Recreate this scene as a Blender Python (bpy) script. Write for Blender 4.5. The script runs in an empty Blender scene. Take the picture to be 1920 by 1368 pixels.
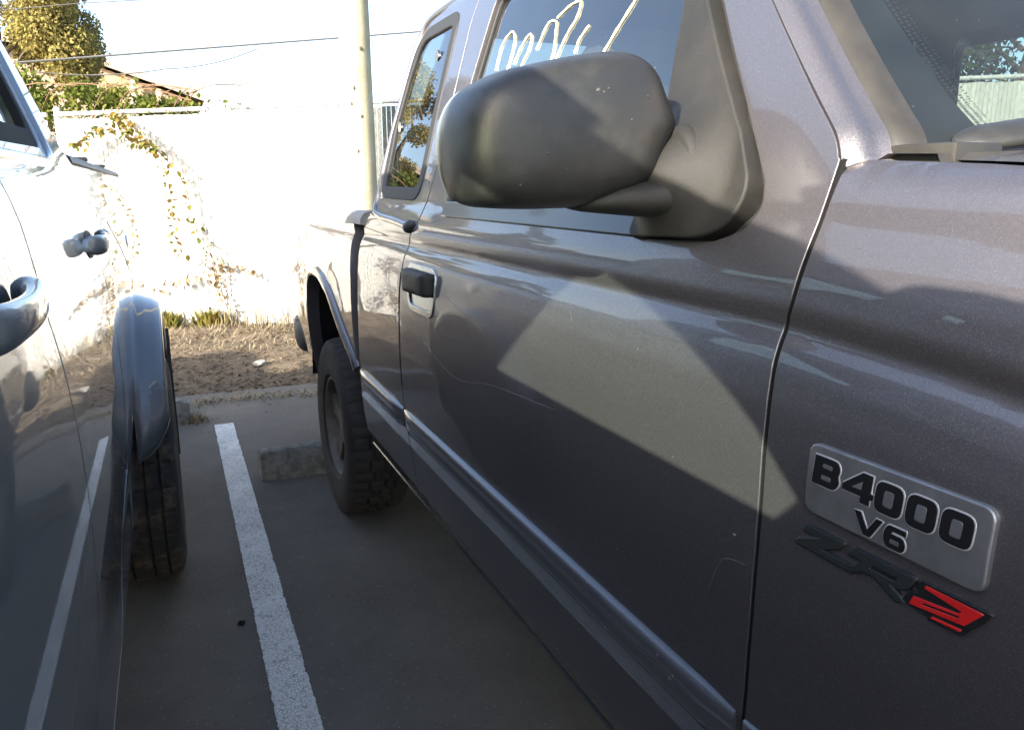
import bpy, bmesh, math, random
import numpy as np
from mathutils import Vector, Matrix
from mathutils.geometry import delaunay_2d_cdt
random.seed(7); RNG = np.random.default_rng(7)
SC = bpy.context.scene
COL = SC.collection

# ------------------------------------------------------------------ camera
cam_d = bpy.data.cameras.new('camera'); cam = bpy.data.objects.new('camera', cam_d); COL.objects.link(cam)
cam_d.sensor_width = 36; cam_d.lens = 27.0; cam_d.clip_start = 0.02; cam_d.clip_end = 2000
Rm = np.array([[0.9150, -0.4035, 0.0], [0.0895, 0.2030, 0.9750], [-0.3934, -0.8922, 0.2219]])
cam.matrix_world = Matrix([[*Rm[:, 0], 0.0], [*Rm[:, 1], 0.0], [*Rm[:, 2], 1.33], [0, 0, 0, 1]])
SC.camera = cam
# ------------------------------------------------------------------ sky, sun, exposure
SUNV = Vector((1.0, 0.60, -0.48)).normalized()
el = math.asin(-SUNV.z); rot = math.atan2(-SUNV.x, -SUNV.y)
W = bpy.data.worlds.new('World'); SC.world = W; W.use_nodes = True
wn = W.node_tree.nodes; bg = wn['Background']
sky = wn.new('ShaderNodeTexSky'); sky.sky_type = 'NISHITA'; sky.sun_disc = False
sky.sun_elevation = el; sky.sun_rotation = rot; sky.altitude = 50; sky.air_density = 0.85; sky.dust_density = 2.2; sky.ozone_density = 0.8
W.node_tree.links.new(sky.outputs[0], bg.inputs[0]); bg.inputs[1].default_value = 0.14
sd = bpy.data.lights.new('sun', 'SUN'); sd.energy = 3.7; sd.angle = math.radians(0.53); sd.color = (1.0, 0.92, 0.80)
so = bpy.data.objects.new('sun', sd); COL.objects.link(so)
so.rotation_euler = SUNV.to_track_quat('-Z', 'Y').to_euler()
SC.view_settings.view_transform = 'Standard'; SC.view_settings.look = 'None'
SC.view_settings.exposure = 2.2; SC.view_settings.gamma = 1.0; SC.view_settings.use_curve_mapping = False

# ------------------------------------------------------------------ materials
def lk(nt, a, b): nt.links.new(a, b)
def mat(name, col, rough=0.5, metal=0.0, coat=0.0, spec=0.5, var=None, bump=None, coat_rough=0.03):
    """var=(scale, colour2, lo, hi); bump=(scale, strength, distance)"""
    m = bpy.data.materials.new(name); m.use_nodes = True; nt = m.node_tree; p = nt.nodes['Principled BSDF']
    p.inputs['Base Color'].default_value = (*col, 1); p.inputs['Roughness'].default_value = rough
    p.inputs['Metallic'].default_value = metal; p.inputs['Coat Weight'].default_value = coat
    p.inputs['Coat Roughness'].default_value = coat_rough; p.inputs['Specular IOR Level'].default_value = spec
    tc = nt.nodes.new('ShaderNodeTexCoord')
    if var:
        n = nt.nodes.new('ShaderNodeTexNoise'); n.inputs['Scale'].default_value = var[0]; n.inputs['Detail'].default_value = 8
        n.inputs['Roughness'].default_value = 0.65
        lk(nt, tc.outputs['Object'], n.inputs['Vector'])
        r = nt.nodes.new('ShaderNodeValToRGB'); r.color_ramp.elements[0].position = var[2]; r.color_ramp.elements[1].position = var[3]
        r.color_ramp.elements[0].color = (*col, 1); r.color_ramp.elements[1].color = (*var[1], 1)
        lk(nt, n.outputs[0], r.inputs[0]); lk(nt, r.outputs[0], p.inputs['Base Color'])
    if bump:
        n = nt.nodes.new('ShaderNodeTexNoise'); n.inputs['Scale'].default_value = bump[0]; n.inputs['Detail'].default_value = 5
        lk(nt, tc.outputs['Object'], n.inputs['Vector'])
        b = nt.nodes.new('ShaderNodeBump'); b.inputs['Strength'].default_value = bump[1]; b.inputs['Distance'].default_value = bump[2]
        lk(nt, n.outputs[0], b.inputs['Height']); lk(nt, b.outputs[0], p.inputs['Normal'])
    return m
def paint(name, col, flake, metal=0.75, rough=0.42, dust=(0.16, 0.15, 0.13), dust_amt=0.12, cr=0.008, scratch=0.0):
    m = mat(name, col, rough, metal, 1.0, coat_rough=cr); nt = m.node_tree; p = nt.nodes['Principled BSDF']
    tc = nt.nodes.new('ShaderNodeTexCoord')
    v = nt.nodes.new('ShaderNodeTexVoronoi'); v.inputs['Scale'].default_value = 1500; lk(nt, tc.outputs['Object'], v.inputs['Vector'])
    # each flake lies at its own small tilt under the clear coat
    sub = nt.nodes.new('ShaderNodeVectorMath'); sub.operation = 'SUBTRACT'; sub.inputs[1].default_value = (0.5, 0.5, 0.5)
    lk(nt, v.outputs['Color'], sub.inputs[0])
    sc = nt.nodes.new('ShaderNodeVectorMath'); sc.operation = 'SCALE'; sc.inputs['Scale'].default_value = flake
    lk(nt, sub.outputs[0], sc.inputs[0])
    g = nt.nodes.new('ShaderNodeNewGeometry'); ad = nt.nodes.new('ShaderNodeVectorMath'); ad.operation = 'ADD'
    lk(nt, g.outputs['Normal'], ad.inputs[0]); lk(nt, sc.outputs[0], ad.inputs[1])
    no = nt.nodes.new('ShaderNodeVectorMath'); no.operation = 'NORMALIZE'; lk(nt, ad.outputs[0], no.inputs[0])
    lk(nt, no.outputs[0], p.inputs['Normal'])
    sp = nt.nodes.new('ShaderNodeSeparateColor'); lk(nt, v.outputs['Color'], sp.inputs[0])
    fr = nt.nodes.new('ShaderNodeMapRange'); fr.inputs[1].default_value = 0.80; fr.inputs[2].default_value = 1.0; fr.inputs[4].default_value = min(0.8, flake * 0.8); lk(nt, sp.outputs[1], fr.inputs[0])
    # patchy road dust
    n = nt.nodes.new('ShaderNodeTexNoise'); n.inputs['Scale'].default_value = 5; n.inputs['Detail'].default_value = 9; n.inputs['Roughness'].default_value = 0.7
    lk(nt, tc.outputs['Object'], n.inputs['Vector'])
    mr = nt.nodes.new('ShaderNodeMapRange'); mr.inputs[1].default_value = 0.4; mr.inputs[2].default_value = 0.75; mr.inputs[4].default_value = dust_amt
    lk(nt, n.outputs[0], mr.inputs[0])
    mx = nt.nodes.new('ShaderNodeMix'); mx.data_type = 'RGBA'; lk(nt, mr.outputs[0], mx.inputs[0])
    mx.inputs[6].default_value = (*col, 1); mx.inputs[7].default_value = (*dust, 1); n7 = nt.nodes.new('ShaderNodeTexNoise'); n7.inputs['Scale'].default_value = 70; n7.inputs['Detail'].default_value = 6; n7.inputs['Roughness'].default_value = 0.7; lk(nt, tc.outputs['Object'], n7.inputs['Vector'])
    m7 = nt.nodes.new('ShaderNodeMapRange'); m7.inputs[1].default_value = 0.3; m7.inputs[2].default_value = 0.7; m7.inputs[3].default_value = 0.55; m7.inputs[4].default_value = 1.40; lk(nt, n7.outputs[0], m7.inputs[0])
    v8 = nt.nodes.new('ShaderNodeVectorMath'); v8.operation = 'SCALE'; lk(nt, mx.outputs[2], v8.inputs[0]); lk(nt, m7.outputs[0], v8.inputs['Scale'])
    lk(nt, v8.outputs[0], p.inputs['Base Color'])
    n2 = nt.nodes.new('ShaderNodeTexNoise'); n2.inputs['Scale'].default_value = 14; n2.inputs['Detail'].default_value = 6
    lk(nt, tc.outputs['Object'], n2.inputs['Vector'])
    m2 = nt.nodes.new('ShaderNodeMapRange'); m2.inputs[1].default_value = 0.35; m2.inputs[2].default_value = 0.8; m2.inputs[3].default_value = cr; m2.inputs[4].default_value = cr + 0.045
    lk(nt, n2.outputs[0], m2.inputs[0]); lk(nt, m2.outputs[0], p.inputs['Coat Roughness'])
    # stone chips and specks
    n3 = nt.nodes.new('ShaderNodeTexVoronoi'); n3.inputs['Scale'].default_value = 26; lk(nt, tc.outputs['Object'], n3.inputs['Vector'])
    n4 = nt.nodes.new('ShaderNodeTexNoise'); n4.inputs['Scale'].default_value = 3; lk(nt, tc.outputs['Object'], n4.inputs['Vector'])
    lt = nt.nodes.new('ShaderNodeMath'); lt.operation = 'LESS_THAN'; lk(nt, n3.outputs['Distance'], lt.inputs[0]); lt.inputs[1].default_value = 0.026
    gt = nt.nodes.new('ShaderNodeMath'); gt.operation = 'GREATER_THAN'; lk(nt, n4.outputs[0], gt.inputs[0]); gt.inputs[1].default_value = 0.52
    mu = nt.nodes.new('ShaderNodeMath'); mu.operation = 'MULTIPLY'; lk(nt, lt.outputs[0], mu.inputs[0]); lk(nt, gt.outputs[0], mu.inputs[1])
    mx2 = nt.nodes.new('ShaderNodeMix'); mx2.data_type = 'RGBA'; lk(nt, mu.outputs[0], mx2.inputs[0]); lk(nt, mx.outputs[2], mx2.inputs[6])
    mx2.inputs[7].default_value = (0.42, 0.42, 0.40, 1)
    mx3 = nt.nodes.new('ShaderNodeMix'); mx3.data_type = 'RGBA'; lk(nt, fr.outputs[0], mx3.inputs[0]); lk(nt, mx2.outputs[2], mx3.inputs[6]); mx3.inputs[7].default_value = (0.62, 0.58, 0.60, 1); lk(nt, mx3.outputs[2], p.inputs['Base Color'])
    return m
def glass(name, tint, ior=1.6, dusty=0.0):
    m = bpy.data.materials.new(name); m.use_nodes = True; nt = m.node_tree; nt.nodes.remove(nt.nodes['Principled BSDF'])
    out = nt.nodes['Material Output']
    t = nt.nodes.new('ShaderNodeBsdfTransparent'); t.inputs[0].default_value = (*tint, 1)
    g = nt.nodes.new('ShaderNodeBsdfGlossy'); g.inputs['Roughness'].default_value = 0.0; g.inputs[0].default_value = (1, 1, 1, 1)
    # thin pane: the same Schlick reflectance from either side
    f0 = ((ior - 1) / (ior + 1)) ** 2; ge = nt.nodes.new('ShaderNodeNewGeometry')
    dt = nt.nodes.new('ShaderNodeVectorMath'); dt.operation = 'DOT_PRODUCT'; lk(nt, ge.outputs['Normal'], dt.inputs[0]); lk(nt, ge.outputs['Incoming'], dt.inputs[1])
    ab = nt.nodes.new('ShaderNodeMath'); ab.operation = 'ABSOLUTE'; lk(nt, dt.outputs['Value'], ab.inputs[0])
    om = nt.nodes.new('ShaderNodeMath'); om.operation = 'SUBTRACT'; om.inputs[0].default_value = 1.0; lk(nt, ab.outputs[0], om.inputs[1]); om.use_clamp = True
    pw = nt.nodes.new('ShaderNodeMath'); pw.operation = 'POWER'; lk(nt, om.outputs[0], pw.inputs[0]); pw.inputs[1].default_value = 5.0
    f = nt.nodes.new('ShaderNodeMath'); f.operation = 'MULTIPLY_ADD'; lk(nt, pw.outputs[0], f.inputs[0]); f.inputs[1].default_value = 1 - f0; f.inputs[2].default_value = f0
    mx = nt.nodes.new('ShaderNodeMixShader'); lk(nt, f.outputs[0], mx.inputs[0]); lk(nt, t.outputs[0], mx.inputs[1]); lk(nt, g.outputs[0], mx.inputs[2])
    d = nt.nodes.new('ShaderNodeBsdfDiffuse'); d.inputs[0].default_value = (0.5, 0.5, 0.46, 1)
    tc = nt.nodes.new('ShaderNodeTexCoord')
    v = nt.nodes.new('ShaderNodeTexVoronoi'); v.inputs['Scale'].default_value = 55; lk(nt, tc.outputs['Object'], v.inputs['Vector'])
    lt = nt.nodes.new('ShaderNodeMath'); lt.operation = 'LESS_THAN'; lk(nt, v.outputs['Distance'], lt.inputs[0]); lt.inputs[1].default_value = 0.035
    n = nt.nodes.new('ShaderNodeTexNoise'); n.inputs['Scale'].default_value = 9; n.inputs['Detail'].default_value = 8; lk(nt, tc.outputs['Object'], n.inputs['Vector'])
    mr = nt.nodes.new('ShaderNodeMapRange'); mr.inputs[1].default_value = 0.35; mr.inputs[2].default_value = 0.8; mr.inputs[3].default_value = dusty * 0.4; mr.inputs[4].default_value = dusty
    lk(nt, n.outputs[0], mr.inputs[0])
    ma = nt.nodes.new('ShaderNodeMath'); ma.operation = 'MULTIPLY_ADD'; lk(nt, lt.outputs[0], ma.inputs[0]); ma.inputs[1].default_value = min(0.6, dusty * 9); lk(nt, mr.outputs[0], ma.inputs[2])
    mx2 = nt.nodes.new('ShaderNodeMixShader'); lk(nt, ma.outputs[0], mx2.inputs[0]); lk(nt, mx.outputs[0], mx2.inputs[1]); lk(nt, d.outputs[0], mx2.inputs[2])
    lk(nt, mx2.outputs[0], out.inputs[0])
    return m
def leaf_mat(name, c1, c2, c3, trans=0.35):
    m = bpy.data.materials.new(name); m.use_nodes = True; nt = m.node_tree; nt.nodes.remove(nt.nodes['Principled BSDF'])
    out = nt.nodes['Material Output']; tc = nt.nodes.new('ShaderNodeTexCoord')
    oi = nt.nodes.new('ShaderNodeObjectInfo')
    n = nt.nodes.new('ShaderNodeTexNoise'); n.inputs['Scale'].default_value = 3.5; n.inputs['Detail'].default_value = 9; n.inputs['Roughness'].default_value = 0.8
    lk(nt, tc.outputs['Object'], n.inputs['Vector'])
    ad = nt.nodes.new('ShaderNodeMath'); ad.operation = 'MULTIPLY_ADD'; lk(nt, oi.outputs['Random'], ad.inputs[0]); ad.inputs[1].default_value = 0.45; lk(nt, n.outputs[0], ad.inputs[2])
    sb = nt.nodes.new('ShaderNodeMath'); sb.operation = 'SUBTRACT'; lk(nt, ad.outputs[0], sb.inputs[0]); sb.inputs[1].default_value = 0.2
    r = nt.nodes.new('ShaderNodeValToRGB'); e = r.color_ramp.elements; e[0].position = 0.2; e[1].position = 0.86
    e[0].color = (*c1, 1); e[1].color = (*c3, 1); x = e.new(0.45); x.color = (*c2, 1); lk(nt, sb.outputs[0], r.inputs[0])
    d = nt.nodes.new('ShaderNodeBsdfDiffuse'); t = nt.nodes.new('ShaderNodeBsdfTranslucent'); lk(nt, r.outputs[0], d.inputs[0]); lk(nt, r.outputs[0], t.inputs[0])
    mx = nt.nodes.new('ShaderNodeMixShader'); mx.inputs[0].default_value = trans; lk(nt, d.outputs[0], mx.inputs[1]); lk(nt, t.outputs[0], mx.inputs[2])
    lk(nt, mx.outputs[0], out.inputs[0]); return m

M = {}
M['paint_r'] = paint('charcoal_metallic_paint', (0.135, 0.124, 0.132), 0.22, dust_amt=0.26)
M['paint_l'] = paint('silver_blue_metallic_paint', (0.22, 0.25, 0.275), 0.10, metal=0.8, rough=0.42, dust_amt=0.14, cr=0.008)
M['flare_l'] = paint('flare_dark_tone', (0.085, 0.098, 0.108), 0.08, metal=0.6, rough=0.42, dust_amt=0.12, cr=0.03)  # flare coloured darker than the body around it
M['rubber'] = mat('black_rubber', (0.018, 0.018, 0.018), 0.62, bump=(400, 0.2, 0.002))
M['tyre'] = mat('tyre_rubber', (0.018, 0.017, 0.016), 0.8, var=(14, (0.042, 0.037, 0.031), 0.42, 0.78), bump=(300, 0.25, 0.002))
M['muddy_tyre'] = mat('muddy_tyre_rubber', (0.017, 0.016, 0.0145), 0.85, var=(13, (0.075, 0.056, 0.040), 0.48, 0.62), bump=(90, 0.5, 0.004))
M['trim'] = mat('grained_black_plastic', (0.019, 0.0186, 0.017), 0.52, spec=0.28, var=(9, (0.032, 0.030, 0.026), 0.42, 0.75), bump=(900, 0.6, 0.0012))
M['trim_worn'] = mat('faded_mirror_plastic', (0.020, 0.020, 0.019), 0.38, spec=0.5, var=(22, (0.036, 0.035, 0.031), 0.46, 0.72), bump=(700, 0.35, 0.0008))
M['dark'] = mat('dark_inner_metal', (0.010, 0.010, 0.010), 0.9, spec=0.1)
M['grey_trim'] = mat('grey_weathered_trim', (0.024, 0.022, 0.018), 0.5, var=(30, (0.036, 0.033, 0.027), 0.4, 0.7))
M['railcap'] = mat('grey_bed_rail_plastic', (0.19, 0.185, 0.175), 0.6, var=(12, (0.27, 0.26, 0.24), 0.4, 0.7))
M['interior'] = mat('grey_interior_cloth', (0.13, 0.138, 0.132), 0.85, bump=(300, 0.3, 0.003))
M['dash'] = mat('grey_dashboard_plastic', (0.10, 0.11, 0.105), 0.6, bump=(500, 0.3, 0.001))
M['chrome'] = mat('satin_chrome', (0.50, 0.53, 0.54), 0.20, 1.0, var=(60, (0.40, 0.42, 0.43), 0.4, 0.7))
M['plate'] = mat('brushed_badge_metal', (0.25, 0.255, 0.26), 0.34, 0.65, coat=0.3, var=(40, (0.19, 0.195, 0.20), 0.4, 0.7), coat_rough=0.1)
M['seal'] = mat('matte_window_rubber', (0.014, 0.014, 0.014), 0.8, spec=0.12)
M['bright'] = mat('polished_metal', (0.75, 0.76, 0.77), 0.12, 1.0)
M['letter'] = mat('black_letter_paint', (0.008, 0.008, 0.009), 0.35)
M['red'] = mat('red_emblem_paint', (0.50, 0.012, 0.012), 0.35, coat=0.5)
M['rim'] = mat('brake_dusted_alloy', (0.15, 0.135, 0.115), 0.6, 0.4, var=(20, (0.08, 0.065, 0.05), 0.35, 0.7))
M['glass_r'] = glass('green_tinted_window', (0.40, 0.44, 0.43), 2.4, 0.012)
M['glass_rear'] = glass('dark_privacy_window', (0.16, 0.19, 0.19), 2.4, 0.01)
M['glass_ws'] = glass('dusty_windshield', (0.62, 0.72, 0.66), 1.5, 0.03)
M['glass_l'] = glass('clear_green_window', (0.84, 0.92, 0.86), 1.6, 0.004)
M['windowpaint'] = mat('pale_yellow_window_marker', (0.80, 0.78, 0.50), 0.7)
M['concrete'] = mat('weathered_concrete', (0.20, 0.195, 0.175), 0.9, var=(22, (0.075, 0.078, 0.062), 0.40, 0.66), bump=(60, 0.9, 0.01))
M['fence_white'] = mat('white_fence_slats', (0.50, 0.50, 0.475), 0.55, var=(3, (0.43, 0.425, 0.39), 0.45, 0.8))
M['fence_grey'] = mat('grey_green_fence_slats', (0.085, 0.092, 0.085), 0.6)
M['wire'] = mat('galvanised_wire', (0.42, 0.42, 0.41), 0.5, 0.4)
M['white_wire'] = mat('white_coated_wire', (0.48, 0.48, 0.455), 0.5)
M['galv'] = mat('galvanised_pipe', (0.62, 0.62, 0.60), 0.45, 0.3)
M['pole'] = mat('weathered_pole_wood', (0.27, 0.25, 0.16), 0.9, var=(4, (0.37, 0.35, 0.25), 0.35, 0.7), bump=(40, 0.25, 0.01))
M['bark'] = mat('brown_bark', (0.10, 0.075, 0.05), 0.9, bump=(30, 0.8, 0.02))
M['tree_leaf'] = leaf_mat('golden_green_leaves', (0.085, 0.085, 0.018), (0.20, 0.18, 0.05), (0.33, 0.27, 0.11))
M['dark_leaf'] = leaf_mat('dark_green_leaves', (0.025, 0.045, 0.012), (0.05, 0.075, 0.02), (0.10, 0.11, 0.03))
M['vine_leaf'] = leaf_mat('bramble_leaves', (0.060, 0.095, 0.018), (0.145, 0.165, 0.038), (0.26, 0.13, 0.05))
M['dry_leaf'] = leaf_mat('dry_bramble_leaves', (0.15, 0.10, 0.05), (0.24, 0.18, 0.10), (0.30, 0.25, 0.16), 0.2)
M['stem'] = mat('red_brown_stem', (0.16, 0.09, 0.05), 0.8)
M['straw'] = mat('dry_straw', (0.30, 0.245, 0.15), 0.9, var=(5, (0.18, 0.14, 0.085), 0.4, 0.65))
M['litter'] = mat('brown_leaf_litter', (0.075, 0.050, 0.028), 0.9, var=(6, (0.21, 0.16, 0.105), 0.42, 0.68))
M['house_wall'] = mat('tan_house_siding', (0.34, 0.25, 0.17), 0.8)
M['house_trim'] = mat('cream_house_trim', (0.34, 0.29, 0.23), 0.7)
M['house_roof'] = mat('brown_shingle_roof', (0.17, 0.13, 0.10), 0.9)
M['white_house'] = mat('white_house_siding', (0.75, 0.75, 0.72), 0.8)
M['cable'] = mat('weathered_cable', (0.10, 0.10, 0.10), 0.7)
M['van_paint'] = paint('white_van_paint', (0.70, 0.70, 0.68), 0.02, metal=0.0, rough=0.4)
M['reflector'] = mat('clear_lamp_lens', (0.6, 0.6, 0.6), 0.1, 0.3, 1.0)
M['redlens'] = mat('red_lamp_lens', (0.35, 0.01, 0.01), 0.15, 0, 1.0)

def asphalt_mat():
    m = mat('worn_asphalt', (0.06, 0.058, 0.054), 0.9); nt = m.node_tree; p = nt.nodes['Principled BSDF']; tc = nt.nodes.new('ShaderNodeTexCoord')
    n1 = nt.nodes.new('ShaderNodeTexNoise'); n1.inputs['Scale'].default_value = 1.6; n1.inputs['Detail'].default_value = 10; n1.inputs['Roughness'].default_value = 0.7
    lk(nt, tc.outputs['Object'], n1.inputs['Vector'])
    r = nt.nodes.new('ShaderNodeValToRGB'); e = r.color_ramp.elements; e[0].position = 0.30; e[1].position = 0.72
    e[0].color = (0.078, 0.070, 0.060, 1); e[1].color = (0.150, 0.134, 0.110, 1); lk(nt, n1.outputs[0], r.inputs[0])
    v = nt.nodes.new('ShaderNodeTexVoronoi'); v.inputs['Scale'].default_value = 130; lk(nt, tc.outputs['Object'], v.inputs['Vector'])
    # a few pale stones among the binder
    sep = nt.nodes.new('ShaderNodeSeparateColor'); lk(nt, v.outputs['Color'], sep.inputs[0])
    gt = nt.nodes.new('ShaderNodeMapRange'); gt.inputs[1].default_value = 0.90; gt.inputs[2].default_value = 1.0; lk(nt, sep.outputs[0], gt.inputs[0])
    ds = nt.nodes.new('ShaderNodeMapRange'); ds.inputs[1].default_value = 0.45; ds.inputs[2].default_value = 0.2; lk(nt, v.outputs['Distance'], ds.inputs[0])
    mu = nt.nodes.new('ShaderNodeMath'); mu.operation = 'MULTIPLY'; lk(nt, gt.outputs[0], mu.inputs[0]); lk(nt, ds.outputs[0], mu.inputs[1])
    mx = nt.nodes.new('ShaderNodeMix'); mx.data_type = 'RGBA'; lk(nt, mu.outputs[0], mx.inputs[0]); lk(nt, r.outputs[0], mx.inputs[6]); mx.inputs[7].default_value = (0.24, 0.23, 0.21, 1)
    lk(nt, mx.outputs[2], p.inputs['Base Color'])
    n2 = nt.nodes.new('ShaderNodeTexNoise'); n2.inputs['Scale'].default_value = 240; n2.inputs['Detail'].default_value = 4; lk(nt, tc.outputs['Object'], n2.inputs['Vector'])
    b = nt.nodes.new('ShaderNodeBump'); b.inputs['Strength'].default_value = 0.7; b.inputs['Distance'].default_value = 0.004; lk(nt, n2.outputs[0], b.inputs['Height'])
    lk(nt, b.outputs[0], p.inputs['Normal']); return m
M['asphalt'] = asphalt_mat()
def line_mat():
    m = mat('worn_white_road_paint', (0.62, 0.62, 0.60), 0.8); nt = m.node_tree; p = nt.nodes['Principled BSDF']; tc = nt.nodes.new('ShaderNodeTexCoord')
    v = nt.nodes.new('ShaderNodeTexVoronoi'); v.feature = 'DISTANCE_TO_EDGE'; v.inputs['Scale'].default_value = 85
    n0 = nt.nodes.new('ShaderNodeTexNoise'); n0.inputs['Scale'].default_value = 30; n0.inputs['Detail'].default_value = 4; lk(nt, tc.outputs['Object'], n0.inputs['Vector'])
    mv = nt.nodes.new('ShaderNodeMix'); mv.data_type = 'RGBA'; mv.inputs[0].default_value = 0.03; lk(nt, tc.outputs['Object'], mv.inputs[6]); lk(nt, n0.outputs['Color'], mv.inputs[7])
    lk(nt, mv.outputs[2], v.inputs['Vector'])
    cr = nt.nodes.new('ShaderNodeMapRange'); cr.inputs[1].default_value = 0.0; cr.inputs[2].default_value = 0.07; lk(nt, v.outputs[0], cr.inputs[0])
    n = nt.nodes.new('ShaderNodeTexNoise'); n.inputs['Scale'].default_value = 60; n.inputs['Detail'].default_value = 8; n.inputs['Roughness'].default_value = 0.75; lk(nt, tc.outputs['Object'], n.inputs['Vector'])
    mr = nt.nodes.new('ShaderNodeMapRange'); mr.inputs[1].default_value = 0.30; mr.inputs[2].default_value = 0.46; lk(nt, n.outputs[0], mr.inputs[0])
    ma = nt.nodes.new('ShaderNodeMath'); ma.operation = 'MAXIMUM'; lk(nt, cr.outputs[0], ma.inputs[0])
    n5 = nt.nodes.new('ShaderNodeTexNoise'); n5.inputs['Scale'].default_value = 8; n5.inputs['Detail'].default_value = 3; lk(nt, tc.outputs['Object'], n5.inputs['Vector'])
    m5 = nt.nodes.new('ShaderNodeMapRange'); m5.inputs[1].default_value = 0.40; m5.inputs[2].default_value = 0.62; lk(nt, n5.outputs[0], m5.inputs[0]); lk(nt, m5.outputs[0], ma.inputs[1])
    mi = nt.nodes.new('ShaderNodeMath'); mi.operation = 'MULTIPLY'; lk(nt, ma.outputs[0], mi.inputs[0]); lk(nt, mr.outputs[0], mi.inputs[1])
    mx = nt.nodes.new('ShaderNodeMix'); mx.data_type = 'RGBA'; lk(nt, mi.outputs[0], mx.inputs[0]); mx.inputs[6].default_value = (0.22, 0.215, 0.20, 1); mx.inputs[7].default_value = (0.70, 0.695, 0.665, 1)
    lk(nt, mx.outputs[2], p.inputs['Base Color'])
    b = nt.nodes.new('ShaderNodeBump'); b.inputs['Strength'].default_value = 0.8; b.inputs['Distance'].default_value = 0.003; lk(nt, mi.outputs[0], b.inputs['Height']); lk(nt, b.outputs[0], p.inputs['Normal'])
    return m
M['line'] = line_mat()
M['dirt'] = mat('dry_dirt', (0.072, 0.053, 0.033), 0.95, var=(7, (0.155, 0.115, 0.072), 0.35, 0.68), bump=(50, 0.9, 0.02))

# ------------------------------------------------------------------ mesh helpers
def link(o, parent=None):
    COL.objects.link(o)
    if parent is not None: o.parent = parent
    return o
def tag(o, label=None, cat=None, group=None, kind=None):
    if label: o['label'] = label
    if cat: o['category'] = cat
    if group: o['group'] = group
    if kind: o['kind'] = kind
    return o
def empty(name, loc=(0, 0, 0)):
    o = bpy.data.objects.new(name, None); o.location = loc; o.empty_display_size = 0.2; return link(o)
def mobj(name, verts, faces, m, parent=None, normals=None, smooth=True, flat_sharp=None):
    me = bpy.data.meshes.new(name); me.from_pydata([tuple(map(float, v)) for v in verts], [], [tuple(f) for f in faces]); me.validate()
    me.materials.append(m)
    if smooth: me.shade_smooth()
    if normals is not None: me.normals_split_custom_set_from_vertices([tuple(map(float, n)) for n in normals])
    elif flat_sharp is not None:
        me.set_sharp_from_angle(angle=math.radians(flat_sharp))
    o = bpy.data.objects.new(name, me); return place(o, parent)
def place(o, parent):
    COL.objects.link(o)
    if parent is not None:
        o.parent = parent; o.matrix_parent_inverse = world_of(parent).inverted()
    return o
def world_of(o):
    w = o.matrix_basis.copy()
    if o.parent is not None: w = world_of(o.parent) @ o.matrix_parent_inverse @ w
    return w
def bm_obj(name, bm, m, parent=None, sharp=35):
    me = bpy.data.meshes.new(name); bmesh.ops.recalc_face_normals(bm, faces=bm.faces); bm.to_mesh(me); bm.free(); me.materials.append(m)
    me.shade_smooth(); me.set_sharp_from_angle(angle=math.radians(sharp))
    o = bpy.data.objects.new(name, me); return place(o, parent)
def box(name, lo, hi, m, parent=None, bev=0.0, seg=2, rotz=0.0):
    bm = bmesh.new(); bmesh.ops.create_cube(bm, size=1)
    lo = Vector(lo); hi = Vector(hi); c = (lo + hi) / 2
    for v in bm.verts: v.co = Vector((v.co.x * (hi.x - lo.x), v.co.y * (hi.y - lo.y), v.co.z * (hi.z - lo.z)))
    if bev: bmesh.ops.bevel(bm, geom=list(bm.edges), offset=bev, segments=seg, affect='EDGES', profile=0.6)
    if rotz: bmesh.ops.rotate(bm, verts=bm.verts, cent=(0, 0, 0), matrix=Matrix.Rotation(rotz, 3, 'Z'))
    bmesh.ops.translate(bm, verts=bm.verts, vec=c); return bm_obj(name, bm, m, parent)
def tube_data(pts, r, seg=8, caps=True, sq=1.0):
    pts = [Vector(p) for p in pts]; n = len(pts); V = []; F = []
    rs = r if isinstance(r, (list, tuple)) else [r] * n
    up = None
    for i, p in enumerate(pts):
        t = (pts[min(i + 1, n - 1)] - pts[max(i - 1, 0)]).normalized()
        if up is None:
            up = Vector((0, 0, 1)) if abs(t.z) < 0.9 else Vector((1, 0, 0))
        u = t.cross(up).normalized(); w = u.cross(t).normalized(); up = w
        for k in range(seg):
            a = 2 * math.pi * k / seg; V.append(p + u * math.cos(a) * rs[i] + w * math.sin(a) * rs[i] * sq)
    for i in range(n - 1):
        for k in range(seg): F.append((i * seg + k, i * seg + (k + 1) % seg, (i + 1) * seg + (k + 1) % seg, (i + 1) * seg + k))
    if caps: F.append(tuple(range(seg))[::-1]); F.append(tuple((n - 1) * seg + k for k in range(seg)))
    return V, F
def tube(name, pts, r, m, parent=None, seg=8, sq=1.0):
    V, F = tube_data(pts, r, seg, sq=sq); return mobj(name, V, F, m, parent, flat_sharp=50)
def loft(name, rings, m, parent=None, closed=True, caps=True, sharp=40):
    V = []; F = []; n = len(rings[0])
    for R in rings: V += [tuple(p) for p in R]
    for i in range(len(rings) - 1):
        for k in range(n if closed else n - 1):
            F.append((i * n + k, i * n + (k + 1) % n, (i + 1) * n + (k + 1) % n, (i + 1) * n + k))
    bm = bmesh.new(); bv = [bm.verts.new(v) for v in V]
    for f in F:
        try: bm.faces.new([bv[i] for i in f])
        except ValueError: pass
    if caps and closed:
        try: bm.faces.new(bv[:n]); bm.faces.new(bv[-n:])
        except ValueError: pass
    bmesh.ops.remove_doubles(bm, verts=bm.verts, dist=1e-6)
    return bm_obj(name, bm, m, parent, sharp)
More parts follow.
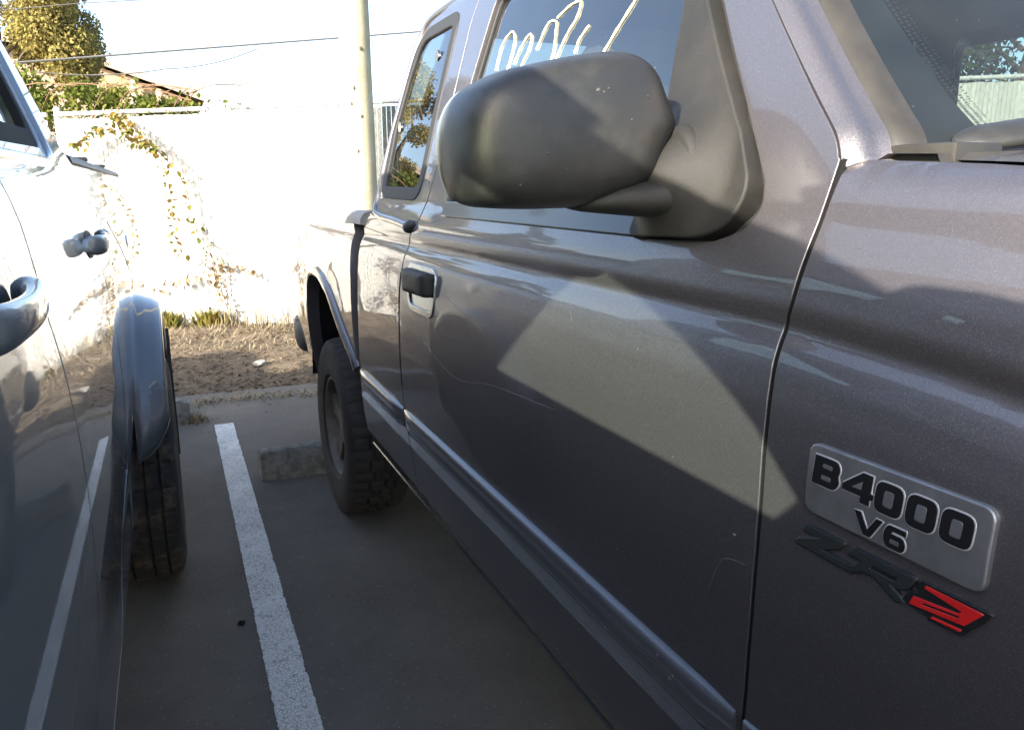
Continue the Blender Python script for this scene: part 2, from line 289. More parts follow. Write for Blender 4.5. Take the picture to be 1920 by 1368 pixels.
def bez(pts, n=6):
    """Catmull-Rom through the points."""
    P = [np.array(p, float) for p in pts]; out = []
    for i in range(len(P) - 1):
        a = P[max(i - 1, 0)]; b = P[i]; c = P[i + 1]; d = P[min(i + 2, len(P) - 1)]
        for k in range(n):
            t = k / n; out.append(0.5 * ((2 * b) + (-a + c) * t + (2 * a - 5 * b + 4 * c - d) * t * t + (-a + 3 * b - 3 * c + d) * t ** 3))
    out.append(P[-1]); return [tuple(p) for p in out]
def fillet(pts, n=5):
    """pts: (a, b) or (a, b, r): round the marked corners of a closed outline."""
    out = []; N = len(pts)
    for i, p in enumerate(pts):
        if len(p) < 3 or p[2] == 0: out.append((p[0], p[1])); continue
        a = np.array(pts[i - 1][:2], float); b = np.array(p[:2], float); c = np.array(pts[(i + 1) % N][:2], float); r = p[2]
        u = (a - b); v = (c - b); lu = np.linalg.norm(u); lv = np.linalg.norm(v); u /= lu; v /= lv; r = min(r, lu * 0.48, lv * 0.48)
        for k in range(n + 1):
            t = k / n; q = (1 - t) ** 2 * (b + u * r) + 2 * t * (1 - t) * b + t * t * (b + v * r); out.append(tuple(q))
    return out
def resample(poly, step):
    out = []
    for i in range(len(poly)):
        a = np.array(poly[i]); b = np.array(poly[(i + 1) % len(poly)]); L = np.linalg.norm(b - a); k = max(1, int(math.ceil(L / step)))
        for j in range(k): out.append(tuple(a + (b - a) * j / k))
    res = [out[0]]
    for p in out[1:]:
        if math.dist(p, res[-1]) > 1e-5: res.append(p)
    if math.dist(res[0], res[-1]) < 1e-5: res.pop()
    return res
def inpoly(P, poly):
    x, y = P[:, 0], P[:, 1]; c = np.zeros(len(P), bool); pts = np.array(poly); n = len(pts); j = n - 1
    for i in range(n):
        xi, yi = pts[i]; xj, yj = pts[j]
        hit = ((yi > y) != (yj > y)) & (x < (xj - xi) * (y - yi) / (yj - yi + 1e-15) + xi); c ^= hit; j = i
    return c
def area(poly):
    p = np.array(poly); q = np.roll(p, -1, 0); return 0.5 * np.sum(p[:, 0] * q[:, 1] - q[:, 0] * p[:, 1])
def table(prof, sigma=0.005):
    z0, z1 = prof[0][0], prof[-1][0]; zz = np.arange(z0, z1, 0.0005); xx = np.interp(zz, [p[0] for p in prof], [p[1] for p in prof])
    k = int(4 * sigma / 0.0005); g = np.exp(-0.5 * (np.arange(-k, k + 1) * 0.0005 / sigma) ** 2); g /= g.sum()
    pad = np.concatenate([xx[0] + (np.arange(-k, 0)) * (xx[1] - xx[0]), xx, xx[-1] + np.arange(1, k + 1) * (xx[-1] - xx[-2])])
    s = np.convolve(pad, g, 'valid'); return lambda z: np.interp(z, zz, s)
def panel(name, outline, surf, sgn, m, parent, holes=(), step=0.03, zrows=None, off=0.0, depth=0.02, rad=0.0013, flange=True, mirror=None):
    """A sheet-metal panel over (Y, Z) lying on X = surf(Y, Z); its outline is rolled inward. sgn is the outward X sign."""
    loops = []
    for k, pl in enumerate([outline] + list(holes)):
        q = resample(pl, step)
        if (area(q) > 0) != (k == 0): q = q[::-1]
        loops.append(q)
    pts = []; edges = []
    for q in loops:
        b = len(pts); pts += q; edges += [(b + i, b + (i + 1) % len(q)) for i in range(len(q))]
    A = np.array(loops[0]); y0, z0 = A.min(0); y1, z1 = A.max(0)
    zs = np.array([z for z in (zrows if zrows is not None else np.arange(z0 + step, z1, step)) if z0 < z < z1])
    ys = np.arange(y0 + step * 0.5, y1, step)
    if len(zs) and len(ys):
        Y, Z = np.meshgrid(ys, zs); P = np.stack([Y.ravel(), Z.ravel()], 1); ok = inpoly(P, loops[0])
        for h in loops[1:]: ok &= ~inpoly(P, h)
        P = P[ok]
        B = np.array(pts); md = min(step * 0.3, 0.004)
        if len(P):
            keep = np.ones(len(P), bool)
            for b in B: keep &= (np.abs(P[:, 0] - b[0]) > md) | (np.abs(P[:, 1] - b[1]) > md)
            P = P[keep]
            pts += [tuple(p) for p in P]
    res = delaunay_2d_cdt([Vector(p) for p in pts], edges, [], 0, 1e-6)
    V2 = np.array([[v.x, v.y] for v in res[0]]); T = np.array([f for f in res[2] if len(f) == 3])
    cen = V2[T].mean(1); ok = inpoly(cen, loops[0])
    for h in loops[1:]: ok &= ~inpoly(cen, h)
    T = T[ok]
    e = 1e-3
    def norm(Y, Z):
        fy = (surf(Y + e, Z) - surf(Y - e, Z)) / (2 * e); fz = (surf(Y, Z + e) - surf(Y, Z - e)) / (2 * e)
        n = sgn * np.stack([np.ones_like(fy), -fy, -fz], -1); return n / np.linalg.norm(n, axis=-1, keepdims=True)
    X = surf(V2[:, 0], V2[:, 1]) + sgn * off
    V = [(x, a, b) for x, (a, b) in zip(X, V2)]; N = [tuple(n) for n in norm(V2[:, 0], V2[:, 1])]
    F = []
    for t in T:
        a, b, c = t; cr = (V2[b][0] - V2[a][0]) * (V2[c][1] - V2[a][1]) - (V2[b][1] - V2[a][1]) * (V2[c][0] - V2[a][0])
        # (Y,Z) ccw has +X normal
        F.append((a, b, c) if (cr > 0) == (sgn > 0) else (a, c, b))
    if flange:
        for q in loops:
            Q = np.array(q); n = len(Q); tan = np.roll(Q, -1, 0) - np.roll(Q, 1, 0); tan /= np.linalg.norm(tan, axis=1, keepdims=True) + 1e-12
            out = np.stack([tan[:, 1], -tan[:, 0]], 1)   # outward of a ccw outline (and into a cw hole)
            nn = norm(Q[:, 0], Q[:, 1]); X0 = surf(Q[:, 0], Q[:, 1]) + sgn * off; o3 = np.concatenate([np.zeros((n, 1)), out], 1)
            P0 = np.stack([X0, Q[:, 0], Q[:, 1]], 1)
            levels = [(P0, nn), (P0 + o3 * rad * 0.7 - nn * rad * 0.3, (nn + o3)), (P0 + o3 * rad - nn * rad, o3 + 0.0 * nn), (P0 + o3 * rad - nn * depth, o3)]
            b0 = len(V)
            for P_, n_ in levels:
                V += [tuple(p) for p in P_]; N += [tuple(k / np.linalg.norm(k)) for k in n_]
            for L in range(3):
                for i in range(n):
                    j = (i + 1) % n; a, b, c, d = b0 + L * n + i, b0 + L * n + j, b0 + (L + 1) * n + j, b0 + (L + 1) * n + i
                    F.append((a, d, c, b) if sgn > 0 else (a, b, c, d))
    if mirror is not None:
        V = [(2 * mirror - x, y, z) for x, y, z in V]; N = [(-x, y, z) for x, y, z in N]; F = [f[::-1] for f in F]
    return mobj(name, V, F, m, parent, normals=N)

# ------------------------------------------------------------------ wheels
def make_wheel(parent, cx_out, width, cy, R, side, tyre_m, style, detail=True):
    """side=-1: outer face toward -X.  cx_out is X of the outer sidewall."""
    na = 240 if detail else 48; hw = width / 2; xc = cx_out - side * hw; cz = R - 0.006
    hub = bpy.data.objects.new('wheel', None); hub.location = (xc, cy, cz); place(hub, parent)
    rr = R * 0.56; tw = width * 0.40
    prof = [(-hw * 0.80, rr), (-hw * 0.93, rr + 0.012), (-hw, R * 0.74), (-hw * 0.99, R * 0.84), (-hw * 0.93, R * 0.925), (-hw * 0.86, R * 0.965)]
    K = 34 if detail else 6
    tread = [(-tw * 1.02 + 2.04 * tw * k / K, R) for k in range(K + 1)]
    P = prof + tread + [(-x, r) for x, r in prof[::-1]]
    V = []; F = []; n = len(P)
    for i in range(na):
        a = 2 * math.pi * i / na
        for k, (x, r) in enumerate(P):
            d = 0.0
            if len(prof) <= k < len(prof) + len(tread):
                u = x / tw; d += 0.010 * u ** 4
                if detail:
                    if style == 'block':
                        zig = 0.09 * (1 if (i // 5) % 2 else -1); g = min(abs(abs(u) - 0.40 - zig), abs(u - zig))
                        lat = (i + (4 if u > 0 else 0) + (5 if abs(u) > 0.42 + zig else 0)) % 10
                        if g < 0.05: d += 0.009
                        elif lat in (0, 5): d += 0.005
                        elif lat == 6 and abs(u) > 0.5: d += 0.004
                    else:
                        g = min(abs(abs(u) - 0.30), abs(abs(u) - 0.72)); lat = (i + (4 if u > 0 else 0)) % 8
                        if g < 0.05: d += 0.010
                        elif lat == 0: d += 0.007
            elif detail and style == 'block' and k in (5, n - 6) and (i % 10 == 0): d += 0.005
            rq = r - d
            px, py, pz = x, rq * math.cos(a), rq * math.sin(a)
            # the loaded tyre flattens a little on the ground
            if pz < -(R - 0.012): pz = -(R - 0.006) + 0.0 if pz < -(R - 0.006) else pz
            V.append((px, py, pz))
    for i in range(na):
        for k in range(n - 1):
            j = (i + 1) % na; F.append((i * n + k, i * n + k + 1, j * n + k + 1, j * n + k))
    me = bpy.data.meshes.new('tyre'); me.from_pydata(V, [], F); me.materials.append(tyre_m); me.shade_smooth(); me.set_sharp_from_angle(angle=math.radians(30))
    ty = bpy.data.objects.new('tyre', me); COL.objects.link(ty); ty.parent = hub
    # rim: barrel, lip, spokes, hub cap
    bm = bmesh.new(); s = side
    def ring(pr, nseg=48):
        rows = []
        for x, r in pr: rows.append([bm.verts.new((x, r * math.cos(2 * math.pi * q / nseg), r * math.sin(2 * math.pi * q / nseg))) for q in range(nseg)])
        for a, b in zip(rows, rows[1:]):
            for q in range(nseg): bm.faces.new((a[q], a[(q + 1) % nseg], b[(q + 1) % nseg], b[q]))
        return rows
    ring([(s * hw * 0.80, rr + 0.004), (s * hw * 0.86, rr + 0.002), (s * hw * 0.86, rr - 0.010), (s * hw * 0.62, rr - 0.018), (s * hw * 0.2, rr - 0.03), (-s * hw * 0.8, rr + 0.004)])
    h = ring([(s * hw * 0.40, 0.085), (s * hw * 0.62, 0.075), (s * hw * 0.66, 0.04)]); bm.faces.new(h[-1])
    for q in range(5):
        a = 2 * math.pi * q / 5 + 0.3
        for w0, w1 in ((0.030, 0.045),):
            ca, sa = math.cos(a), math.sin(a); vs = []
            for r, w, x in ((0.06, w0, 0.60), (rr - 0.012, w1, 0.66)):
                for sg in (-1, 1):
                    for dx in (0.0, -0.16): vs.append(bm.verts.new((s * hw * (x + dx), r * ca - sg * w * sa, r * sa + sg * w * ca)))
            a0, a1, b0, b1, c0, c1, d0, d1 = vs
            for f in ((a0, b0, d0, c0), (a1, c1, d1, b1), (a0, c0, c1, a1), (b0, b1, d1, d0)): bm.faces.new(f)
    me = bpy.data.meshes.new('rim'); bmesh.ops.recalc_face_normals(bm, faces=bm.faces); bm.to_mesh(me); bm.free(); me.materials.append(M['rim']); me.shade_smooth(); me.set_sharp_from_angle(angle=math.radians(35))
    ro = bpy.data.objects.new('rim', me); COL.objects.link(ro); ro.parent = hub
    dk = bpy.data.meshes.new('brake_drum'); b2 = bmesh.new(); bmesh.ops.create_cone(b2, cap_ends=True, segments=32, radius1=rr * 0.8, radius2=rr * 0.8, depth=0.06, matrix=Matrix.Translation((-s * hw * 0.1, 0, 0)) @ Matrix.Rotation(math.pi / 2, 4, 'Y'))
    b2.to_mesh(dk); b2.free(); dk.materials.append(M['dark']); do = bpy.data.objects.new('brake_drum', dk); COL.objects.link(do); do.parent = hub
    return hub

# ================================================================== THE SETTING
def grid_sheet(name, x0, x1, y0, y1, nx, ny, zf, m, parent=None):
    V = []; F = []
    for j in range(ny + 1):
        for i in range(nx + 1):
            x = x0 + (x1 - x0) * i / nx; y = y0 + (y1 - y0) * j / ny; V.append((x, y, zf(x, y)))
    for j in range(ny):
        for i in range(nx):
            a = j * (nx + 1) + i; F.append((a, a + 1, a + nx + 2, a + nx + 1))
    return mobj(name, V, F, m, parent)
tag(grid_sheet('ground', -600, 600, -600, 900, 4, 4, lambda x, y: -0.03, M['dirt']), kind='structure')
lot = mobj('parking_lot', [(-30, -40, 0), (30, -40, 0), (30, 5.38, 0), (-30, 5.38, 0)], [(0, 1, 2, 3)], M['asphalt']); tag(lot, kind='structure')
# white bay lines with ragged edges
def bay_line(name, x0, x1, y0, y1):
    n = 900; V = []; F = []; c0 = c1 = 0.0
    for i in range(n + 1):
        y = y0 + (y1 - y0) * i / n
        if RNG.random() < .035: c0 = RNG.random() * .007
        if RNG.random() < .035: c1 = RNG.random() * .007
        c0 *= .75; c1 *= .75
        j0, j1 = RNG.normal(0, 0.0009) + c0, RNG.normal(0, 0.0009) - c1
        V += [(x0 + j0, y, 0.004), (x1 + j1, y, 0.004)]
    for i in range(n): F.append((2 * i, 2 * i + 1, 2 * i + 3, 2 * i + 2))
    return mobj(name, V, F, M['line'])
o = bay_line('bay_line', 0.141, 0.246, -1.2, 4.60); tag(o, kind='structure')
o = bay_line('bay_line', 2.70, 2.80, -1.2, 4.60); tag(o, kind='structure')
o = bay_line('bay_line', -2.62, -2.52, -1.2, 4.60); tag(o, kind='structure')
# dirt bank behind the asphalt
def n2(x, y): return (math.sin(x * 3.1 + y * 1.7) + math.sin(x * 7.3 - y * 5.9 + 1.3) * 0.5 + math.sin(x * 17 + y * 13) * 0.22)
def dirt_z(x, y):
    e = 5.32 + 0.035 * math.sin(x * 4.1) + 0.02 * math.sin(x * 11.0)
    t = max(0.0, min(1.0, (y - e) / 0.35)); t = t * t * (3 - 2 * t)
    return -0.012 + t * (0.035 + 0.014 * n2(x, y)) + max(0, (y - 6.0)) * 0.008
bank = grid_sheet('dirt_bank', -12, 14, 5.2, 14.0, 520, 176, dirt_z, M['dirt']); tag(bank, kind='structure')

def flakes(name, n, area_f, zf, smin, smax, m, parent=None, aspect=0.5, lift=0.012, tilt=0.5):
    V = []; F = []
    for _ in range(n):
        x, y = area_f(); z = zf(x, y) + random.uniform(0.002, lift); s = random.uniform(smin, smax); a = random.uniform(0, 6.283)
        u = Vector((math.cos(a), math.sin(a), random.uniform(-tilt, tilt))) * s; w = Vector((-math.sin(a), math.cos(a), random.uniform(-tilt, tilt))) * s * aspect * random.uniform(0.5, 1.2)
        c = Vector((x, y, z)); b = len(V); k = Vector((0, 0, s * random.uniform(-0.1, 0.35)))
        V += [c - u, c - w * 0.9 + k, c + u, c + w + k]; F += [(b, b + 1, b + 2), (b, b + 2, b + 3)]
    return mobj(name, V, F, m, parent, smooth=False)
tag(flakes('leaf_litter', 15000, lambda: (random.uniform(-3.0, 5.0), 5.36 + 2.2 * random.random() ** 1.2), dirt_z, 0.006, 0.026, M['litter']), 'brown fallen leaves and bark scraps over the dirt bank', 'leaf litter', kind='stuff')
def blades(name, n, area_f, zf, hmin, hmax, m, width=0.004, lean=0.8):
    V = []; F = []
    for _ in range(n):
        x, y = area_f(); z = zf(x, y); h = random.uniform(hmin, hmax); a = random.uniform(0, 6.283); L = random.uniform(0.2, 1.0) * lean * h
        d = Vector((math.cos(a), math.sin(a), 0)); s = Vector((-d.y, d.x, 0)) * width; c = Vector((x, y, z)); b = len(V)
        V += [c - s, c + s, c + d * L * 0.45 + Vector((0, 0, h * 0.7)) + s * 0.7, c + d * L * 0.45 + Vector((0, 0, h * 0.7)) - s * 0.7, c + d * L + Vector((0, 0, h))]
        F += [(b, b + 1, b + 2, b + 3), (b + 3, b + 2, b + 4)]
    return mobj(name, V, F, m, smooth=False)
def fence_y(x): return 8.1 - 0.4 * x
def rpos(a, b, c): return random.uniform(a, b), c
tag(blades('dry_grass', 5200, lambda: (lambda x: (x, fence_y(x) - 0.05 - 1.25 * random.random() ** 1.8))(random.uniform(-2.5, 4.2)), dirt_z, 0.01, 0.055, M['straw'], 0.003, 3.0), 'matted dry straw grass in front of the white fence', 'dry grass', kind='stuff')
tag(blades('straw_strip', 3200, lambda: (lambda x: (x, 5.12 + 0.035 * math.sin(x * 5) + random.gauss(0, 0.055)))(random.uniform(-0.6, 2.6)), lambda x, y: 0.0, 0.004, 0.022, M['straw'], 0.003, 3.0), 'thin strip of dead yellow grass along the asphalt crack', 'dry grass', kind='stuff')
tag(blades('straw_tuft', 160, lambda: (0.03 + random.gauss(0, 0.035), 4.72 + random.gauss(0, 0.03)), lambda x, y: 0.0, 0.02, 0.07, M['straw'], 0.003, 1.6), 'tuft of dead straw beside the end of the wheel stop', 'dry grass', kind='stuff')
tag(flakes('asphalt_litter', 420, lambda: (random.uniform(-0.5, 2.2), random.uniform(4.7, 5.35)), lambda x, y: 0.001, 0.004, 0.014, M['litter'], lift=0.004, tilt=0.2), 'scattered brown leaf bits on the asphalt edge', 'leaf litter', kind='stuff')
tag(flakes('grit', 500, lambda: (random.uniform(-0.1, 1.0), random.uniform(1.2, 5.0)), lambda x, y: 0.001, 0.0015, 0.0045, M['litter'], lift=0.002, tilt=0.2, aspect=0.8), 'loose grit scattered over the asphalt between the trucks', 'grit', kind='stuff')
# stones
def stone(loc, s, label, m):
    bm = bmesh.new(); bmesh.ops.create_icosphere(bm, subdivisions=2, radius=1)
    for v in bm.verts: v.co = Vector((v.co.x * s[0], v.co.y * s[1], v.co.z * s[2])) * (1 + 0.22 * math.sin(v.co.x * 5 + loc[0] * 9) * math.cos(v.co.y * 4 + 1) + 0.1 * random.uniform(-1, 1))
    o = bm_obj('stone', bm, m, sharp=20); o.location = loc; tag(o, label, 'stone'); return o
M['pale_stone'] = mat('pale_stone', (0.24, 0.225, 0.20), 0.9)
stone((0.55, 6.02, 0.04), (0.055, 0.04, 0.025), 'pale stone lying in the shaded dirt near the truck tyre', M['pale_stone'])
stone((0.10, 2.33, 0.006), (0.012, 0.010, 0.008), 'small black clump on the asphalt left of the white line', M['dark'])

# concrete wheel stops
def wheel_stop(x0, x1, y, label):
    h, d, c = 0.135, 0.15, 0.10
    sec = [(-d / 2, 0), (-d / 2, 0.055), (-d / 2 + 0.028, h - 0.008), (-d / 2 + 0.04, h), (d / 2 - 0.04, h), (d / 2 - 0.028, h - 0.008), (d / 2, 0.055), (d / 2, 0)]
    rings = []
    xs = [x0, x0 + 0.012, x0 + 0.035] + list(np.linspace(x0 + 0.08, x1 - 0.08, 24)) + [x1 - 0.035, x1 - 0.012, x1]
    for i, x in enumerate(xs):
        s = {0: 0.90, 1: 0.96, len(xs) - 1: 0.90, len(xs) - 2: 0.96}.get(i, 1.0)
        rings.append([(x + random.gauss(0, 0.0012), y + a * s + random.gauss(0, 0.002), max(0, b * s + random.gauss(0, 0.002)) if b > 0 else 0.0) for a, b in sec])
    o = loft('wheel_stop', rings, M['concrete'], sharp=25); tag(o, label, 'wheel stop', 'concrete wheel stops'); return o
wheel_stop(0.296, 2.1, 3.64, 'grey concrete wheel stop behind the dark pickup rear tyre')
wheel_stop(-1.80, 0.02, 4.76, 'grey concrete wheel stop behind the silver pickup rear tyre')

# ---------------------------------------------------------------- fence
def top_z(x): return 2.045 + 0.045 * x
def fence_run(name, label, x0, x1, slat_m, wire_m, post_xs, group):
    root = empty(name, ((x0 + x1) / 2, fence_y((x0 + x1) / 2), 0)); tag(root, label, 'fence', group)
    d = Vector((1, -0.4, 0)).normalized(); nrm = Vector((-0.4, -1, 0)).normalized()   # toward the lot
    L = (x1 - x0) / d.x; V = []; F = []; k = 0; s = 0.004
    while s < L - 0.02:
        w = 0.040; a = Vector((x0, fence_y(x0), 0)) + d * s; b = a + d * w; ox = random.uniform(-0.003, 0.003)
        za, zt = 0.05 + random.uniform(-0.01, 0.01), top_z(a.x) - 0.045 + random.uniform(-0.006, 0.004)
        p = [a - nrm * 0.004, a + nrm * (0.004 + ox), b + nrm * (0.004 - ox), b - nrm * 0.004]; b0 = len(V)
        V += [(q.x, q.y, za) for q in p] + [(q.x, q.y, zt) for q in p]
        F += [(b0, b0 + 1, b0 + 5, b0 + 4), (b0 + 1, b0 + 2, b0 + 6, b0 + 5), (b0 + 2, b0 + 3, b0 + 7, b0 + 6), (b0 + 3, b0, b0 + 4, b0 + 7), (b0 + 4, b0 + 5, b0 + 6, b0 + 7)]
        s += 0.0445
    so_ = mobj('slat_infill', V, F, slat_m, root, smooth=False); so_['kind'] = 'stuff'
    V = []; F = []; s = 0.0; pitch = 0.052; hgt = 0.052; k = 0
    while s < L:
        a = Vector((x0, fence_y(x0), 0)) + d * s + nrm * 0.008; n = int((top_z(a.x) - 0.02) / hgt); pts = []
        for i in range(n + 1):
            off = (pitch / 2) * (1 if (i + k) % 2 else -1); q = a + d * off + nrm * (0.002 if i % 2 else -0.001); pts.append((q.x, q.y, 0.03 + i * hgt))
        v, f = tube_data(pts, 0.0017, 3, caps=False); b0 = len(V); V += v; F += [tuple(b0 + t for t in q) for q in f]; s += pitch; k += 1
    wo = mobj('chain_link', V, F, wire_m, root); wo['kind'] = 'stuff'
    p0 = Vector((x0, fence_y(x0), top_z(x0))); p1 = Vector((x1, fence_y(x1), top_z(x1)))
    tube('top_rail', [p0 + (p1 - p0) * t / 12 - nrm * 0.022 for t in range(13)], 0.021, M['galv'], root, 12)
    for px in post_xs:
        b = Vector((px, fence_y(px), 0)) - nrm * 0.05; r = 0.032
        po = tube('post', [b, b + Vector((0, 0, top_z(px) + 0.03))], r, M['galv'], root, 14)
        tube('post_cap', [b + Vector((0, 0, top_z(px) + 0.03)), b + Vector((0, 0, top_z(px) + 0.055)), b + Vector((0, 0, top_z(px) + 0.07))], [r * 1.15, r * 1.05, r * 0.3], M['galv'], po, 14)
        for zz in (0.35, 0.9, 1.5):
            q = b + Vector((0, 0, zz)); tube('tension_band', [q - Vector((0, 0, 0.01)), q + Vector((0, 0, 0.01))], r * 1.12, M['galv'], po, 14)
    return root
fence_run('slatted_fence', 'white slatted chain link fence lit by the sun behind the trucks', -0.86, 1.60, M['fence_white'], M['white_wire'], [-0.86, 1.585], 'slatted fences')
fence_run('slatted_fence', 'short run of grey green slatted chain link right of the pole', 1.66, 5.2, M['fence_grey'], M['wire'], [3.4, 5.2], 'slatted fences')
fence_run('slatted_fence', 'white slatted fence run left of the corner post behind the silver truck', -5.6, -0.94, M['fence_white'], M['white_wire'], [-5.6, -3.2], 'slatted fences')

fence_run('slatted_fence', 'pale slatted fence seen through the dark truck windshield', 5.3, 13.5, M['fence_white'], M['white_wire'], [8.0, 10.8, 13.5], 'slatted fences')

# ---------------------------------------------------------------- utility pole and wires
pole = empty('utility_pole', (1.61, 7.0, 0)); tag(pole, 'pale wooden utility pole standing before the white fence', 'pole')
pr = []; pts = []
for i in range(40):
    z = i * 0.24; pts.append((1.625 - z * 0.006, 7.0, z)); pr.append(0.142 - z * 0.004 + random.gauss(0, 0.0012))
tube('shaft', pts, pr, M['pole'], pole, 28)
box('crossarm', (0.4, 6.78, 8.5), (2.8, 6.9, 8.62), M['pole'], pole, 0.01)
for zz, aa in ((1.66, -1.9), (2.05, -2.2), (2.5, -1.5), (2.18, -2.0), (1.95, -1.6)):
    x = 1.615 + 0.135 * math.cos(aa); y = 7.0 + 0.135 * math.sin(aa); b = bmesh.new(); bmesh.ops.create_icosphere(b, subdivisions=2, radius=1)
    for v in b.verts: v.co = Vector((v.co.x * 0.012, v.co.y * 0.008, v.co.z * 0.018)) + Vector((x, y, zz))
    bm_obj('knot', b, M['bark'], pole)
for k, zz in enumerate((1.0, 2.3)):
    pass
def wire(pts, r, label, sag=0.0):
    P = []
    for i in range(len(pts) - 1):
        a, b = Vector(pts[i]), Vector(pts[i + 1])
        for k in range(16):
            t = k / 16; q = a.lerp(b, t); q.z -= sag * 4 * t * (1 - t); P.append(q)
    P.append(Vector(pts[-1])); o = tube('overhead_wire', P, r, M['cable'], None, 6); tag(o, label, 'wire', 'overhead wires'); return o
wire([(-6.0, 12, 2.26), (-1.479, 12, 2.917), (3.799, 12, 3.679), (10, 12, 4.57)], 0.014, 'thick overhead wire crossing behind the pole above the fence')
wire([(-1.405, 12, 2.807), (0.16, 12, 2.93), (1.366, 12, 3.265)], 0.008, 'thin slack wire joining the thick overhead wire from below left', 0.06)
wire([(1.366, 12, 3.265), (2.06, 12, 2.785), (2.6, 12, 2.5)], 0.006, 'short thin wire dropping from the thick wire toward the fence', 0.03)
wire([(-3.5, 12, 3.18), (-0.77, 12, 3.672), (0.051, 12, 3.791), (4, 12, 4.36)], 0.006, 'highest thin wire near the top edge above the tree')

# ---------------------------------------------------------------- house beyond the fence
hs = empty('house', (-2.0, 25, 0)); tag(hs, 'tan house with cream eave beyond the fence beside the tree', 'house')
# a low gable roof seen end on: eave falls to the right
def poly_extrude(name, pts, y0, y1, m, parent):
    n = len(pts); V = [(x, y0, z) for x, z in pts] + [(x, y1, z) for x, z in pts]
    F = [tuple(range(n))[::-1], tuple(range(n, 2 * n))] + [(i, (i + 1) % n, n + (i + 1) % n, n + i) for i in range(n)]
    bm = bmesh.new(); bv = [bm.verts.new(v) for v in V]
    for f in F: bm.faces.new([bv[i] for i in f])
    return bm_obj(name, bm, m, parent)
poly_extrude('wall', [(-9, 0), (0.7, 0), (0.7, 4.0), (-2.6, 5.1), (-9, 5.1)], 25.6, 34, M['house_wall'], hs)
rf = poly_extrude('roof', [(-9.2, 5.35), (-2.6, 5.35), (1.35, 4.03), (1.33, 3.93), (-2.62, 5.22), (-9.2, 5.22)], 25.25, 34.5, M['house_roof'], hs)
poly_extrude('fascia', [(-9.2, 5.36), (-2.6, 5.36), (1.37, 4.04), (1.34, 3.84), (-2.64, 5.14), (-9.2, 5.14)], 25.15, 25.24, M['house_trim'], rf)
for x in (-0.55, 0.1):
    box('post', (x - 0.06, 25.3, 0), (x + 0.06, 25.42, 4.35 - 0.33 * (x + 0.5)), M['house_trim'], hs, 0.01)
tube('downspout', [(-0.80, 25.5, 4.60), (-0.72, 25.5, 4.45), (-0.45, 25.5, 4.40)], 0.05, M['house_trim'], hs, 8)
wd = box('window', (-3.2, 25.50, 1.6), (-1.7, 25.58, 2.9), M['house_trim'], hs, 0.02)
box('pane', (-3.08, 25.47, 1.7), (-1.82, 25.495, 2.8), M['glass_rear'], wd)
hw_ = empty('house', (-15, 34, 0)); tag(hw_, 'white house with brown roof far left beyond the fence', 'house')
poly_extrude('wall', [(-20, 0), (-11, 0), (-11, 3.2), (-20, 3.2)], 32, 40, M['white_house'], hw_)
poly_extrude('roof', [(-20.6, 3.2), (-15.5, 5.4), (-10.4, 3.2), (-10.4, 3.05), (-15.5, 5.2), (-20.6, 3.05)], 31.5, 40.5, M['house_roof'], hw_)

# ---------------------------------------------------------------- trees
def leaf_cloud(name, centres, n, size, m, parent, squash=1.0):
    C = np.array([c[:3] for c in centres]); Rr = np.array([c[3] for c in centres]); w = Rr ** 2; w = w / w.sum(); idx = RNG.choice(len(C), n, p=w)
    D = RNG.normal(size=(n, 3)); D /= np.linalg.norm(D, axis=1, keepdims=True); rad = Rr[idx] * (0.55 + 0.45 * RNG.random(n) ** 0.6) * (1 + 0.12 * RNG.normal(size=n))
    P = C[idx] + D * rad[:, None]; P[:, 2] -= 0.0
    s = size * (0.6 + 0.8 * RNG.random(n)); A = RNG.normal(size=(n, 3)); A[:, 2] -= 0.6; A /= np.linalg.norm(A, axis=1, keepdims=True)
    B = np.cross(A, D + 0.5 * RNG.normal(size=(n, 3))); B /= np.linalg.norm(B, axis=1, keepdims=True) + 1e-9
    V = np.empty((n, 4, 3)); V[:, 0] = P; V[:, 1] = P + A * s[:, None] * 0.5 + B * s[:, None] * 0.33; V[:, 2] = P + A * s[:, None]; V[:, 3] = P + A * s[:, None] * 0.5 - B * s[:, None] * 0.33
    N_ = np.cross(A, B); V[:, 1] += N_ * s[:, None] * 0.12; V[:, 3] += N_ * s[:, None] * 0.12
    me = bpy.data.meshes.new(name); me.vertices.add(n * 4); me.vertices.foreach_set('co', V.ravel()); me.loops.add(n * 4); me.loops.foreach_set('vertex_index', np.arange(n * 4)); me.polygons.add(n)
    me.polygons.foreach_set('loop_start', np.arange(n) * 4); me.update(calc_edges=True); me.materials.append(m)
    o = bpy.data.objects.new(name, me); return place(o, parent)
